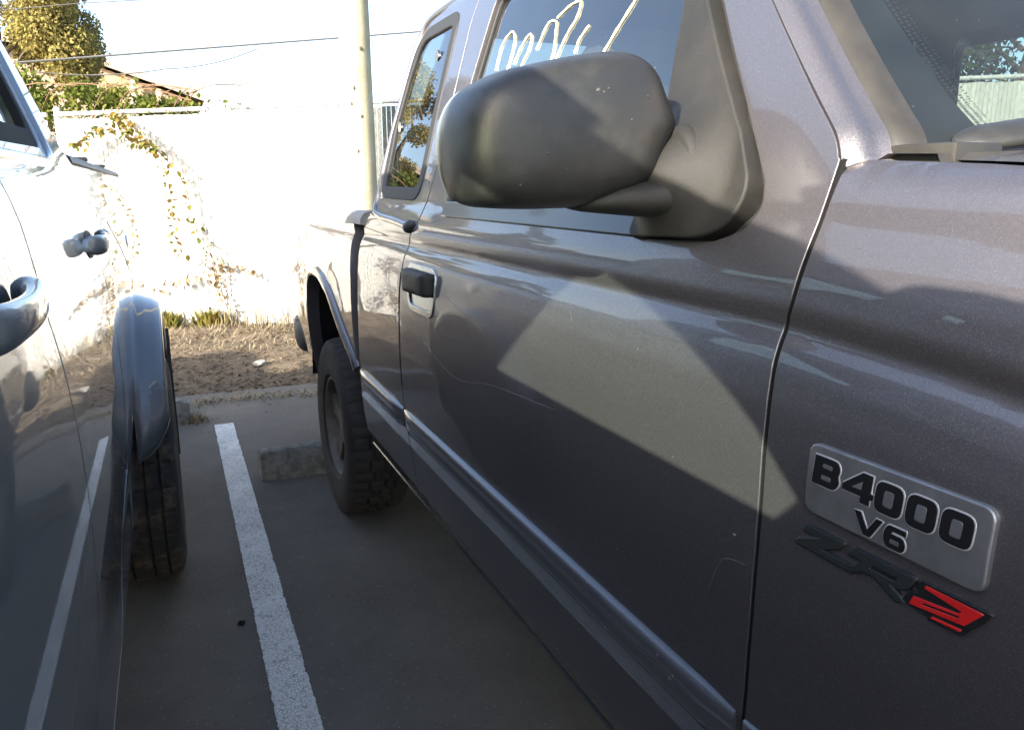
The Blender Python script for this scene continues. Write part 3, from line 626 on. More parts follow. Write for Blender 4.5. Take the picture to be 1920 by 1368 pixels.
def tree(loc, h, spread, label, m, n, leaf, seed, low=0.25, group='trees beyond the fence'):
    random.seed(seed); x, y = loc; root = empty('leafy_tree', (x, y, 0)); tag(root, label, 'tree', group)
    tp = [(x + 0.05 * math.sin(i), y + 0.05 * math.cos(i * 1.3), h * 0.75 * i / 8) for i in range(9)]
    tr = tube('trunk', tp, [0.05 * h * (1 - 0.1 * i) ** 1.2 * 0.6 + 0.01 for i in range(9)], M['bark'], root, 10)
    cs = []
    for i in range(int(22 + spread * 12)):
        t = random.random(); zz = h * (low + (1 - low) * t); env = spread * math.sin(math.pi * min(1, 0.18 + 0.82 * (t * 0.86 + 0.06))) ** 0.8
        a = random.uniform(0, 6.283); rr = env * random.uniform(0.25, 0.95) ** 0.7; c = (x + rr * math.cos(a), y + rr * math.sin(a), zz, random.uniform(0.16, 0.30) * spread * 0.9)
        cs.append(c)
        if i % 2 == 0:
            b = Vector((x, y, max(0.5, zz - rr * 0.8))); tube('limb', [b, b.lerp(Vector(c[:3]), 0.5) + Vector((0, 0, 0.06)), Vector(c[:3])], [0.035 * spread * 0.5, 0.02 * spread * 0.5, 0.006], M['bark'], tr, 6)
    leaf_cloud('crown', cs, n, leaf, m, root); return root
tree((-2.0, 13.6), 5.3, 1.55, 'golden green leafy tree behind the fence at upper left', M['tree_leaf'], 80000, 0.05, 3, 0.06)
tree((-5.0, 14.5), 3.4, 1.2, 'dark green leafy tree left of the golden tree', M['dark_leaf'], 22000, 0.06, 5, 0.1)
tree((-7.2, 19.0), 6.6, 1.3, 'tall narrow dark tree far left beyond the fence', M['dark_leaf'], 22000, 0.07, 9, 0.1)
tree((12.5, 8.5), 5.2, 2.4, 'green tree beyond the fence seen through the windshield', M['dark_leaf'], 22000, 0.09, 15, 0.15)
tree((9.6, 9.6), 4.2, 1.8, 'smaller green tree behind the fence right of the dark truck', M['dark_leaf'], 16000, 0.08, 17, 0.15)
random.seed(21)
# ---------------------------------------------------------------- bramble over the fence
def leaf_mesh(name, m, s=1.0):
    v = [(0, 0, 0), (0.25, 0.30, 0.06), (0.62, 0.30, 0.04), (1.0, 0, -0.08), (0.62, -0.30, 0.04), (0.25, -0.30, 0.06), (0.45, 0, 0.0)]
    me = bpy.data.meshes.new(name); me.from_pydata([(a * s, b * s, c * s) for a, b, c in v], [], [(0, 6, 1), (1, 6, 2), (2, 6, 3), (3, 6, 4), (4, 6, 5), (5, 6, 0)]); me.materials.append(m); return me
LM = leaf_mesh('leaf', M['vine_leaf']); DM = leaf_mesh('leaf', M['dry_leaf'])
def put_leaf(me, p, s, parent, droop=-0.5):
    o = bpy.data.objects.new('leaf', me); o.location = p; o.rotation_euler = (random.uniform(-0.9, 0.9), random.uniform(0.1, 1.2), random.uniform(0, 6.283)); o.scale = (s, s, s)
    COL.objects.link(o); o.parent = parent; o.matrix_parent_inverse = world_of(parent).inverted()
NRM = Vector((-0.4, -1, 0)).normalized()
def on_fence(x, z, off): q = Vector((x, fence_y(x), z)) + NRM * off; return (q.x, q.y, q.z)
bush = empty('bramble_bush', (-0.9, 8.7, 0)); tag(bush, 'mixed green and red bramble spilling over the top of the white fence', 'bramble')
cs = []
for i in range(60):
    x = -2.6 + 3.0 * random.random() ** 1.25; zt = 2.02 + 0.42 * max(0.06, 1 - ((x + 1.5) / 1.75) ** 2) * random.uniform(0.1, 1.0)
    cs.append((x, fence_y(x) + random.uniform(0.12, 0.7), zt if random.random() < 0.85 else random.uniform(0.6, 2.0), random.uniform(0.07, 0.17)))
fl = leaf_cloud('foliage', cs, 7500, 0.048, M['vine_leaf'], bush); fl['kind'] = 'stuff'
for i in range(9):
    x = random.uniform(-1.6, 0.2); p = [Vector((x, fence_y(x) + 0.3, 0)), Vector((x + 0.1, fence_y(x) + 0.25, 1.4)), Vector((x + 0.3, fence_y(x) - 0.05, 2.2)), Vector((x + 0.85, fence_y(x + 0.85) - 0.1, 2.16 + random.uniform(-.05, .12)))]
    tube('stem', bez(p, 5), 0.005, M['stem'], bush, 6)
for i in range(110):
    x = random.uniform(-1.4, 0.75); h = 0.42 * max(0.12, 1 - ((x + 1.2) / 1.95) ** 2)
    put_leaf(LM, (x, fence_y(x) + random.uniform(-0.14, 0.15), top_z(x) + random.uniform(-0.03, 1.0) * h), random.uniform(0.04, 0.07), bush)
old = empty('bramble_bush', (-2.6, 8.9, 0)); tag(old, 'brown dying bramble heap against the fence hidden behind the silver pickup', 'bramble')
cs = [(x, fence_y(x) - random.uniform(.05, .35), random.uniform(.1, 1.9) * (0.5 + 0.5 * random.random()), random.uniform(.08, .2)) for x in [random.uniform(-4.6, -1.35) for _ in range(70)]]
f2 = leaf_cloud('foliage', cs, 4200, 0.055, M['dry_leaf'], old); f2['kind'] = 'stuff'
for i in range(26):
    x = random.uniform(-4.4, -1.5); tube('stem', bez([on_fence(x, 0, .25), on_fence(x + random.gauss(0, .2), 1.0, .35), on_fence(x + random.gauss(0, .35), 1.5 + random.random() * .4, .15)], 5), 0.006, M['stem'], old, 6)
# the strand that hangs down the fence face
vine = empty('bramble_vine', on_fence(0.2, 0.05, 0.1)); tag(vine, 'thin bramble vine arching over the fence and hanging down its face', 'vine')
arch = bez([on_fence(-0.62, 1.72, 0.20), on_fence(-0.45, 1.86, 0.18), on_fence(-0.22, 1.84, 0.22), on_fence(0.02, 1.72, 0.24)], 8)
strands = [arch, bez([on_fence(-0.35, 2.0, 0.05), on_fence(-0.2, 1.93, 0.16), on_fence(0.0, 1.74, 0.24), on_fence(0.10, 1.55, 0.25), on_fence(0.14, 1.25, 0.25), on_fence(0.13, 0.95, 0.22), on_fence(0.17, 0.75, 0.2)], 8),
           bez([on_fence(0.02, 1.72, 0.2), on_fence(0.20, 1.40, 0.10), on_fence(0.26, 1.05, 0.10), on_fence(0.38, 0.75, 0.10), on_fence(0.44, 0.45, 0.10), on_fence(0.50, 0.12, 0.08)], 8),
           bez([on_fence(0.38, 0.55, 0.1), on_fence(0.1, 0.50, 0.1), on_fence(-0.1, 0.42, 0.1)], 6), bez([on_fence(0.40, 0.60, 0.08), on_fence(0.60, 0.62, 0.10), on_fence(0.75, 0.58, 0.1)], 6)]
nl = 0
for q, st in enumerate(strands):
    tube('stem', st, 0.004, M['stem'], vine, 6)
    for i, p in enumerate(st):
        cnt = 4 if q in (0,) or (q == 1 and i < 18) else (2 if i % 2 == 0 else 1)
        for _ in range(cnt):
            dry = p[2] < 0.75; put_leaf(DM if dry else LM, (p[0] + random.gauss(0, 0.025), p[1] + random.gauss(0, 0.025), p[2] + random.gauss(0, 0.025)), random.uniform(0.04, 0.075), vine); nl += 1
for i in range(70):
    z = random.triangular(0.1, 0.85, 0.55); x = 0.42 + random.gauss(0, 0.055) + (0.5 - z) * 0.06
    put_leaf(DM, on_fence(x, z, random.uniform(0.05, 0.14)), random.uniform(0.025, 0.055), vine)
# weeds and dead stems at the fence foot
tag(blades('green_weeds', 420, lambda: (lambda x: (x, fence_y(x) - abs(random.gauss(0, 0.07)) - 0.03))(random.choice([random.uniform(-0.3, 0.02), random.gauss(0.28, 0.07)])), dirt_z, 0.05, 0.17, M['vine_leaf'], 0.012, 1.0), 'green weeds growing at the foot of the white fence', 'weeds', kind='stuff')
tag(blades('dead_stems', 230, lambda: (lambda x: (x, fence_y(x) - abs(random.gauss(0, 0.09)) - 0.03))(random.gauss(0.75, 0.28)), dirt_z, 0.06, 0.30, M['straw'], 0.0025, 0.8), 'dead tan weed stems standing against the white fence', 'dead weeds', kind='stuff')
wp = empty('weed_clump', (1.12, fence_y(1.12) - 0.05, 0)); tag(wp, 'small green weed at the fence foot beside the dark truck bumper', 'weed')
for i in range(14): put_leaf(LM, (1.12 + random.gauss(0, 0.05), fence_y(1.12) - 0.08 + random.gauss(0, 0.03), 0.05 + abs(random.gauss(0, 0.06))), random.uniform(0.05, 0.08), wp)
tube('stem', [(1.12, fence_y(1.12) - 0.06, 0), (1.13, fence_y(1.12) - 0.07, 0.16)], 0.003, M['stem'], wp, 6)

# ================================================================== THE DARK PICKUP (right)
CXR = 1.39
PR = [(.48, .68), (.505, .60), (.52, .568), (.54, .553), (.60, .541), (.68, .529), (.74, .5215), (.80, .5155), (.86, .512), (.93, .5105), (1.0, .5115), (1.08, .515), (1.13, .520), (1.165, .526), (1.184, .533), (1.197, .5412), (1.203, .5414), (1.212, .5392), (1.224, .5380), (1.25, .543), (1.278, .553), (1.30, .562), (1.50, .612), (1.70, .668), (1.78, .70), (1.84, .76)]
tR = table(PR, 0.0045)
zrowsR = np.unique(np.round(np.concatenate([np.arange(.50, 1.10, .02), np.arange(1.10, 1.26, .004), np.arange(1.26, 1.32, .01), np.arange(1.32, 1.86, .03)]), 4))
def sR(Y, Z): return tR(Z) + 0.0035 * ((np.asarray(Y) - 1.2) / 0.8) ** 2 * (np.asarray(Y) < 1.2) * 0.0 + 0 * np.asarray(Y)
PF = [(z, x) for z, x in PR if z < 1.29] + [(1.30, .5615), (1.325, .568), (1.342, .5735), (1.352, .579), (1.3575, .587), (1.361, .600)]
tF = table(PF, 0.004)
def hood_z(Y): return np.interp(Y, [-0.80, -0.4, 0.0, 0.39, 0.56], [1.17, 1.25, 1.305, 1.348, 1.358])
def sF(Y, Z):
    Y = np.asarray(Y, float); Z = np.asarray(Z, float); d = 1.358 - hood_z(Y); t = np.clip((Z - 1.05) / 0.12, 0, 1); t = t * t * (3 - 2 * t)
    return tF(Z + d * t) + 0.10 * np.clip((-0.25 - Y) / 0.55, 0, 1) ** 2
def offset_poly(poly, d):
    """offset a closed outline; d > 0 shrinks it."""
    q = resample(poly, 0.02); q = q if area(q) > 0 else q[::-1]; Q = np.array(q); t = np.roll(Q, -1, 0) - np.roll(Q, 1, 0); t /= np.linalg.norm(t, axis=1, keepdims=True) + 1e-12
    return [tuple(p) for p in Q + np.stack([-t[:, 1], t[:, 0]], 1) * d]

RT = empty('pickup_truck', (CXR, 1.6, 0)); tag(RT, 'dark charcoal extended cab pickup with black side mirror and fender badge', 'pickup truck', 'parked pickups')
gap = [(.550, 1.3575), (.552, 1.333), (.555, 1.30), (.556, 1.275), (.558, 1.230), (.5635, 1.211), (.566, 1.197), (.5635, 1.178), (.561, 1.150), (.558, 1.114), (.555, 1.071), (.552, 1.018), (.551, .961), (.552, .889), (.556, .81), (.56, .776), (.565, .70), (.568, .60), (.568, .515)]
gap = bez(gap, 3)
G = 0.0040
ftop = [(y, float(hood_z(y))) for y in np.linspace(-0.78, 0.53, 24)]
arcf = [(-0.07 + 0.47 * math.cos(a), 0.47 + 0.47 * math.sin(a)) for a in np.linspace(-0.02, math.pi + 0.02, 30)]
fend = [(y - G, z) for y, z in gap] + [(0.42, .515)] + [p for p in arcf] + [(-0.60, .55), (-0.78, .60)] + ftop
for mi in (None, CXR): panel('front_fender', fend, sF, -1, M['paint_r'], RT, step=0.028, zrows=zrowsR, mirror=mi)
dtop = [(.550, 1.3575), (.557, 1.372), (.570, 1.388), (.602, 1.42), (.649, 1.47), (.706, 1.531), (.80, 1.632), (.90, 1.735), (.95, 1.765)]
fdr = [(1.742, 1.775), (1.742, 1.65), (1.744, 1.54), (1.752, 1.42), (1.766, 1.33), (1.790, 1.262), (1.824, 1.236), (1.850, 1.205), (1.855, 1.17), (1.862, 1.13), (1.866, 1.07), (1.864, .97), (1.862, .774), (1.865, .6), (1.865, .515)]
fdr = bez(fdr, 3)
door = [(y + G, z) for y, z in gap[::-1]] + [(y + G * 1.4, z) for y, z in bez(dtop, 4)[1:]] + [(y - G, z) for y, z in fdr]
fw = fillet([(1.612, 1.735, .03), (1.645, 1.56), (1.637, 1.274, .012), (.79, 1.270), (.70, 1.273, .01), (.655, 1.287, .015), (.637, 1.313, .02), (.645, 1.34), (.695, 1.409), (.798, 1.55), (.935, 1.735, .02)])
HC = fillet([(1.798, 1.152, .022), (1.600, 1.152, .022), (1.600, 1.060, .028), (1.775, 1.060, .028)])
fd = panel('front_door', door, sR, -1, M['paint_r'], RT, holes=[fw, HC], step=0.026, zrows=zrowsR, depth=0.018)
panel('front_door', door, sR, -1, M['paint_r'], RT, holes=[fw], step=0.05, mirror=CXR, depth=0.018)
for mi in (None, CXR):
    panel('window_glass', offset_poly(fw, -0.012), sR, -1, M['glass_r'], fd, step=0.06, off=-0.014, flange=False, mirror=mi)
    panel('window_seal', offset_poly(fw, -0.010), sR, -1, M['rubber'], fd, holes=[offset_poly(fw, 0.010)], step=0.03, off=-0.008, depth=0.010, rad=0.003, mirror=mi)
M['belt'] = mat('satin_black_belt_trim', (0.05, 0.055, 0.06), 0.28, coat=0.4)
panel('belt_moulding', [(1.633, 1.277), (1.626, 1.303), (.842, 1.300), (.852, 1.275)], sR, -1, M['belt'], fd, step=0.03, off=0.004, depth=0.014, rad=0.004)
cab_r = bez([(2.17, 1.80), (2.195, 1.72), (2.207, 1.66), (2.235, 1.504), (2.258, 1.38), (2.262, 1.30), (2.268, 1.265), (2.300, 1.238), (2.330, 1.205), (2.338, 1.16), (2.334, 1.10), (2.334, 1.0), (2.338, .906), (2.352, .845), (2.37, .786), (2.40, .70), (2.425, .628), (2.45, .515)], 3)
rdoor = [(y + G, z) for y, z in fdr[::-1]] + cab_r
rw = fillet([(2.205, 1.318, .04), (1.846, 1.313, .05), (1.842, 1.42), (1.850, 1.745, .06), (2.145, 1.745, .09), (2.19, 1.63), (2.213, 1.50)])
rd = panel('rear_door', rdoor, sR, -1, M['paint_r'], RT, holes=[rw], step=0.026, zrows=zrowsR, depth=0.02)
panel('rear_door', rdoor, sR, -1, M['paint_r'], RT, holes=[rw], step=0.05, mirror=CXR, depth=0.02)
for mi in (None, CXR):
    panel('window_glass', offset_poly(rw, 0.010), sR, -1, M['glass_rear'], rd, step=0.06, off=-0.004, flange=False, mirror=mi)
    panel('window_seal', offset_poly(rw, -0.006), sR, -1, M['rubber'], rd, holes=[offset_poly(rw, 0.020)], step=0.03, off=0.003, depth=0.010, rad=0.004, mirror=mi)
for y, z in ((1.955, 1.66), (2.155, 1.50)):   # round latch heads behind the quarter window
    b = bmesh.new(); bmesh.ops.create_cone(b, cap_ends=True, segments=20, radius1=0.014, radius2=0.012, depth=0.006, matrix=Matrix.Translation((float(tR(z)) + 0.001, y, z)) @ Matrix.Rotation(math.pi / 2, 4, 'Y')); bm_obj('window_stud', b, M['bright'], rd)
# rolled frame bead round the quarter window and black latch cap at its end
bead = [(1.79, 1.806), (1.86, 1.80), (1.95, 1.795), (2.10, 1.785), (2.165, 1.755), (2.19, 1.67), (2.218, 1.52), (2.240, 1.39), (2.245, 1.315), (2.225, 1.272), (2.16, 1.258), (2.00, 1.250), (1.845, 1.240)]
bp = bez(bead, 8); tube('frame_bead', [(float(tR(z)) + 0.003, y, z) for y, z in bp], 0.0105, M['paint_r'], rd, 12)
tube('latch_cap', [(float(tR(z)) - 0.002 + dx, y, z) for y, z, dx in ((1.868, 1.236, .004), (1.855, 1.240, 0), (1.832, 1.245, 0), (1.812, 1.252, .006))], [0.006, 0.0145, 0.0145, 0.005], M['rubber'], rd, 12)
tube('door_seal', [(float(tR(z)) + 0.004, y + 0.004, z) for y, z in fdr if .80 < z < 1.14], 0.0055, M['rubber'], rd, 8)

tube('gap_shade', [(float(tR(z)) + 0.0056, y, z) for y, z in gap], 0.0046, M['dark'], RT, 8)  # dark tube standing in for the shade inside the fender gap
tube('gap_shade', [(float(tR(z)) + 0.0085, y + .001, z) for y, z in bez(dtop, 4)], 0.0040, M['dark'], RT, 8)  # same stand-in shade along the door edge at the pillar
# body mouldings
def strip(name, y0, y1, parent, sf, m, zc=0.752, h=0.062, mirror=None):
    sec = [(0.0, .031), (.007, .0295), (.0125, .022), (.0140, .010), (.0110, .003), (.0115, -.004), (.0140, -.012), (.0135, -.022), (.009, -.029), (0.0, -.031)]
    sec = [(a, b * h / .062) for a, b in sec]; rings = []; ys = list(np.linspace(y0, y1, max(4, int((y1 - y0) / .05))))
    for i, y in enumerate(ys):
        e = 0.35 if i in (0, len(ys) - 1) else 1.0; ring = []
        for a, b in sec: z = zc + b * (0.8 + 0.2 * e); x = float(sf(np.array(y), np.array(z))) - a * e; ring.append((x if mirror is None else 2 * mirror - x, y, z))
        ring.append((ring[-1][0] + 0.012 * (1 if mirror is None else -1), y, zc)); rings.append(ring)
    return loft(name, rings, m, parent, sharp=50)
M['mould'] = paint('charcoal_moulding_paint', (0.095, 0.093, 0.105), 0.05, metal=0.3, rough=0.4, dust_amt=0.2, cr=0.08)
for mi in (None, CXR):
    strip('side_moulding', 0.570, 1.858, RT, sR, M['mould'], mirror=mi); strip('side_moulding', 1.871, 2.362, RT, sR, M['mould'], mirror=mi); strip('side_moulding', 0.425, 0.556, RT, sF, M['mould'], mirror=mi)

# door handle: chrome bezel, bowl, black paddle
hn = bpy.data.objects.new('door_handle', None); hn.location = (.52, 1.70, 1.10); place(hn, RT)
panel('bezel', offset_poly(HC, -0.008), sR, -1, M['chrome'], hn, holes=[offset_poly(HC, 0.004)], step=0.012, off=0.003, depth=0.012, rad=0.002)
rings = []
for s, d in ((1.0, 0.0), (0.97, 0.012), (0.88, 0.026), (0.70, 0.034), (0.35, 0.037)):
    rings.append([(float(tR(1.106)) + d + (float(tR(z)) - float(tR(1.106))) * s + 0.001, 1.695 + (y - 1.695) * s, 1.106 + (z - 1.106) * s) for y, z in resample(HC, 0.012)])
loft('bowl', rings, M['chrome'], hn, sharp=60)
po = fillet([(1.790, 1.150, .012), (1.612, 1.151, .012), (1.608, 1.098, .012), (1.786, 1.094, .018)]); prings = []
for s, d in ((0.98, .012), (1.0, -.012), (0.96, -.021), (0.86, -.026), (0.5, -.028), (0.05, -.028)):
    prings.append([(.5215 + d, 1.70 + (y - 1.70) * s, 1.123 + (z - 1.123) * s) for y, z in resample(po, 0.012)])
loft('paddle', prings, M['trim'], hn, sharp=50)

# ---- box (bed)
def bedarch(): return [(2.44, .52), (2.43, .68), (2.425, .755), (2.50, .805), (2.60, .862), (2.70, .925), (2.80, .975), (2.92, 1.006), (3.03, 1.012), (3.13, 1.002), (3.22, .962), (3.29, .875), (3.345, .74), (3.38, .63), (3.40, .53)]
BA = bez(bedarch(), 4)
def sB(Y, Z):
    Y = np.asarray(Y, float); Z = np.asarray(Z, float); d = np.full(np.broadcast(Y, Z).shape, 9.0)
    for a, b in BA: d = np.minimum(d, np.hypot(Y - a, Z - b))
    fl_ = 0.007 * np.exp(-(d / 0.10) ** 2) * np.clip((Y - 2.5) / 0.3, 0, 1)
    return tR(Z) + 0.078 * np.clip((Y - 3.2) / 1.13, 0, 1) ** 1.6 - fl_
def rail_z(Y): return np.interp(Y, [2.4, 4.33], [1.250, 1.212])
bedo = bez([(2.470, 1.250), (2.463, 1.20), (2.456, 1.15), (2.440, 1.05), (2.428, .92), (2.420, .836), (2.41, .775)], 3) + BA[9:] + [(3.45, .53), (4.30, .58)] + [(4.335, .66), (4.335, 1.15), (4.325, 1.212)]
for mi in (None, CXR): bs = panel('bed_side', bedo, sB, -1, M['paint_r'], RT, step=0.035, zrows=zrowsR, depth=0.03, mirror=mi)
ar = []
for k, (y, z) in enumerate(BA[8:]):
    a, b = np.array(BA[8:][max(k - 1, 0)]), np.array(BA[8:][min(k + 1, len(BA) - 9)]); t = (b - a) / np.linalg.norm(b - a); o_ = np.array([-t[1], t[0]]); ring = []
    for r, dx in ((-.004, .05), (-.004, -.008), (.004, -.013), (.018, -.013), (.030, -.008), (.038, .004), (.03, .02)):
        yy, zz = np.array([y, z]) + o_ * r; w_ = float(np.clip((3.30 - y) / .18, .12, 1)); ring.append((float(sB(np.array(yy), np.array(max(zz, .5)))) + (dx if dx > 0 else dx * w_), yy, zz))
    ar.append(ring)
loft('arch_moulding', ar, M['paint_r'], RT, sharp=50)
# bed rail caps, front and rear walls, floor, tailgate
for s in (1, -1):
    rings = []
    for y in np.linspace(2.36, 4.36, 40):
        z = float(rail_z(y)); x0 = float(sB(np.array(y), np.array(z - .012)))
        sec = [(x0 - .006, z - .022), (x0 - .004, z - .004), (x0 + .008, z + .012), (x0 + .03, z + .019), (x0 + .075, z + .019), (x0 + .09, z + .008), (x0 + .09, z - .05), (x0 + .03, z - .03)]
        rings.append([(x if s > 0 else 2 * CXR - x, y, zz) for x, zz in sec])
    loft('bed_rail_cap', rings, M['railcap'], RT, sharp=40)
box('bed_front_wall', (.62, 2.47, .70), (2.16, 2.52, 1.235), M['paint_r'], RT, .006)
box('bed_floor', (.66, 2.47, .70), (2.12, 4.30, .74), M['dark'], RT)
tg = box('tailgate', (.66, 4.28, .70), (2.12, 4.345, 1.21), M['paint_r'], RT, .01)
box('tailgate_handle', (1.28, 4.346, 1.05), (1.50, 4.362, 1.12), M['trim'], tg, .006)
for x in (.60, 2.06): box('tail_lamp', (x, 4.30, .80), (x + .12, 4.352, 1.15), M['redlens'], RT, .012)
loft('rear_bumper', [[(x, 4.36 + dy, .56 + dz) for dy, dz in ((.10 * s, -.075 * s), (.13 * s, .0), (.11 * s, .075 * s), (-.02, .085 * s), (-.04, 0), (-.02, -.08 * s))] for x, s in ((.600, .35), (.606, .75), (.625, 1.0), (.70, 1.05), (1.39, 1.1), (2.08, 1.05), (2.155, 1.0), (2.174, .75), (2.18, .35))], M['rubber'], RT)
b = bmesh.new(); bmesh.ops.create_uvsphere(b, u_segments=24, v_segments=16, radius=1)
for v in b.verts: v.co = Vector((math.copysign(abs(v.co.x) ** .8, v.co.x) * .055, v.co.y * .13, math.copysign(abs(v.co.z) ** .8, v.co.z) * .092)) + Vector((.648, 4.31, .548))
bm_obj('bumper_end_cap', b, M['rubber'], RT)
# inner liners, frame, floor
rings = []
for k, (y, z) in enumerate(BA[8:]): rings.append([(.53, y, z + .004), (.78, y, z + .004)])
loft('wheel_liner', rings, M['dark'], RT, closed=False, caps=False)
box('inner_shell', (.60, .62, .56), (.615, 2.30, 1.20), M['dark'], RT); box('inner_shell', (2.165, .62, .56), (2.18, 2.30, 1.20), M['dark'], RT)
box('cab_floor', (.60, .45, .52), (2.18, 2.33, .56), M['dark'], RT)
box('cab_gap_filler', (.575, 2.30, .62), (2.205, 2.47, 1.20), M['dark'], RT)
for x0_ in (.612, 2.058): box('cowl_corner', (x0_, .44, 1.20), (x0_ + .11, .56, 1.338), M['dark'], RT)
box('firewall', (.62, .36, .55), (2.16, .42, 1.30), M['dark'], RT)
box('hinge_post', (.555, .50, .56), (.60, .60, 1.28), M['dark'], RT)
box('rear_wall_inner', (.78, 3.62, .55), (.80, 4.28, .72), M['dark'], RT)
box('chassis_rail', (.98, -0.6, .46), (1.06, 4.25, .60), M['dark'], RT); box('chassis_rail', (1.72, -0.6, .46), (1.80, 4.25, .60), M['dark'], RT)
tube('rear_axle', [(.80, 3.12, .366), (1.98, 3.12, .366)], .045, M['dark'], RT, 12)
# rocker pinch weld, bright in places
tube('rocker_flange', [(.5665, y, .506) for y in np.linspace(.44, 2.43, 30)], .004, M['chrome'], RT, 6)
make_wheel(RT, .548, .255, 3.12, .372, -1, M['tyre'], 'block'); make_wheel(RT, .548, .255, -0.07, .372, -1, M['tyre'], 'block', False)
make_wheel(RT, 2 * CXR - .548, .255, 3.12, .372, 1, M['tyre'], 'block', False); make_wheel(RT, 2 * CXR - .548, .255, -0.07, .372, 1, M['tyre'], 'block', False)

# ---- pillar, windshield, roof
LD = [(.5768, .5468, 1.3500), (.5775, .548, 1.3575), (.582, .560, 1.380), (.588, .580, 1.400), (.594, .603, 1.423), (.606, .650, 1.472), (.6215, .707, 1.533), (.650, .803, 1.634), (.683, .905, 1.738), (.706, .96, 1.785)]
LD = [np.array(p) for p in bez(LD, 4)]
def shift(L, d): return [p + np.array(d) for p in L]
for mi in (0, 1):
    rings = []
    for i, p in enumerate(LD):
        sec = [(.010, .006, .0), (.000, .003, 0.0), (.003, -.002, .001), (.009, -.009, .004), (.016, -.013, .0045), (.021, -.016, 0.0), (.026, -.020, -.002), (.034, -.026, -.001), (.040, -.024, -.02), (.03, .0, -.02)]
        rings.append([(q[0] if not mi else 2 * CXR - q[0], q[1], q[2]) for q in (p + np.array(s) for s in sec)])
    pl = loft('windshield_pillar', rings, M['paint_r'], RT, sharp=60)
    rings = []
    for i, p in enumerate(LD):
        sec = [(.033, -.0265, -.003), (.036, -.0295, .003), (.050, -.037, .002), (.060, -.042, .0), (.062, -.040, -.006), (.04, -.022, -.01)]
        rings.append([(q[0] if not mi else 2 * CXR - q[0], q[1], q[2]) for q in (p + np.array(s) for s in sec)])
    loft('windshield_moulding', rings, M['grey_trim'], RT, sharp=60)
LG = shift(LD, (.052, -.036, -.001))
def ws(s, t, off=0.0):
    """s across 0..1, t up 0..1"""
    f = t * (len(LG) - 1); i = min(int(f), len(LG) - 2); p = LG[i] + (LG[i + 1] - LG[i]) * (f - i); x0 = p[0]; x = x0 + (2 * CXR - 2 * x0) * s; u = 2 * s - 1
    return (x, p[1] - .13 * (1 - u * u) + off * .7, p[2] + .012 * (1 - u * u) * (1 - t) - off * .7)
def sheet(name, outline, holes, mapf, m, parent, step):
    loops = [resample(outline, step)] + [resample(h, step) for h in holes]; pts = []; edges = []
    for q in loops: b = len(pts); pts += q; edges += [(b + i, b + (i + 1) % len(q)) for i in range(len(q))]
    g = np.stack(np.meshgrid(np.arange(step / 2, 1, step), np.arange(step / 2, 1, step)), -1).reshape(-1, 2); ok = inpoly(g, loops[0])
    for h in loops[1:]: ok &= ~inpoly(g, h)
    pts += [tuple(p) for p in g[ok]]
    r = delaunay_2d_cdt([Vector(p) for p in pts], edges, [], 0, 1e-6); V2 = np.array([[v.x, v.y] for v in r[0]]); T = np.array([f for f in r[2] if len(f) == 3]); c = V2[T].mean(1); ok = inpoly(c, loops[0])
    for h in loops[1:]: ok &= ~inpoly(c, h)
    return mobj(name, [mapf(a, b) for a, b in V2], [tuple(t) for t in T[ok]], m, parent)
SQ = [(0.0, 0.0), (1, 0), (1, 1), (0, 1)]
wsg = sheet('windshield', SQ, [], lambda a, b: ws(a, b), M['glass_ws'], RT, 0.04)
frit_h = fillet([(.050, .115, .07), (.95, .115, .07), (.97, .93, .04), (.03, .93, .04)], 8)
sheet('shade_band', [(0.004, 0.004), (.996, .004), (.996, .996), (.004, .996)], [frit_h], lambda a, b: ws(a, b, .005), M['letter'], wsg, 0.03)
# dotted fade of the band
V = []; F = []
fh = resample(frit_h, 0.0045); fh = fh if area(fh) > 0 else fh[::-1]; FQ = np.array(fh); tt = np.roll(FQ, -1, 0) - np.roll(FQ, 1, 0); tt /= np.linalg.norm(tt, axis=1, keepdims=True)
for row in range(3):
    for k, (p, t_) in enumerate(zip(FQ, tt)):
        if (k + row) % 2: continue
        c = p + np.array([-t_[1], t_[0]]) * (.003 + .0045 * row) * np.array([1, 2.0]); r = .0017 - .0004 * row; b0 = len(V)
        for q in range(6): V.append(ws(c[0] + r * math.cos(q * 1.0472), c[1] + 2.0 * r * math.sin(q * 1.0472), .005))
        F.append(tuple(range(b0, b0 + 6)))
mobj('shade_dots', V, F, M['letter'], wsg, smooth=False)['kind'] = 'stuff'
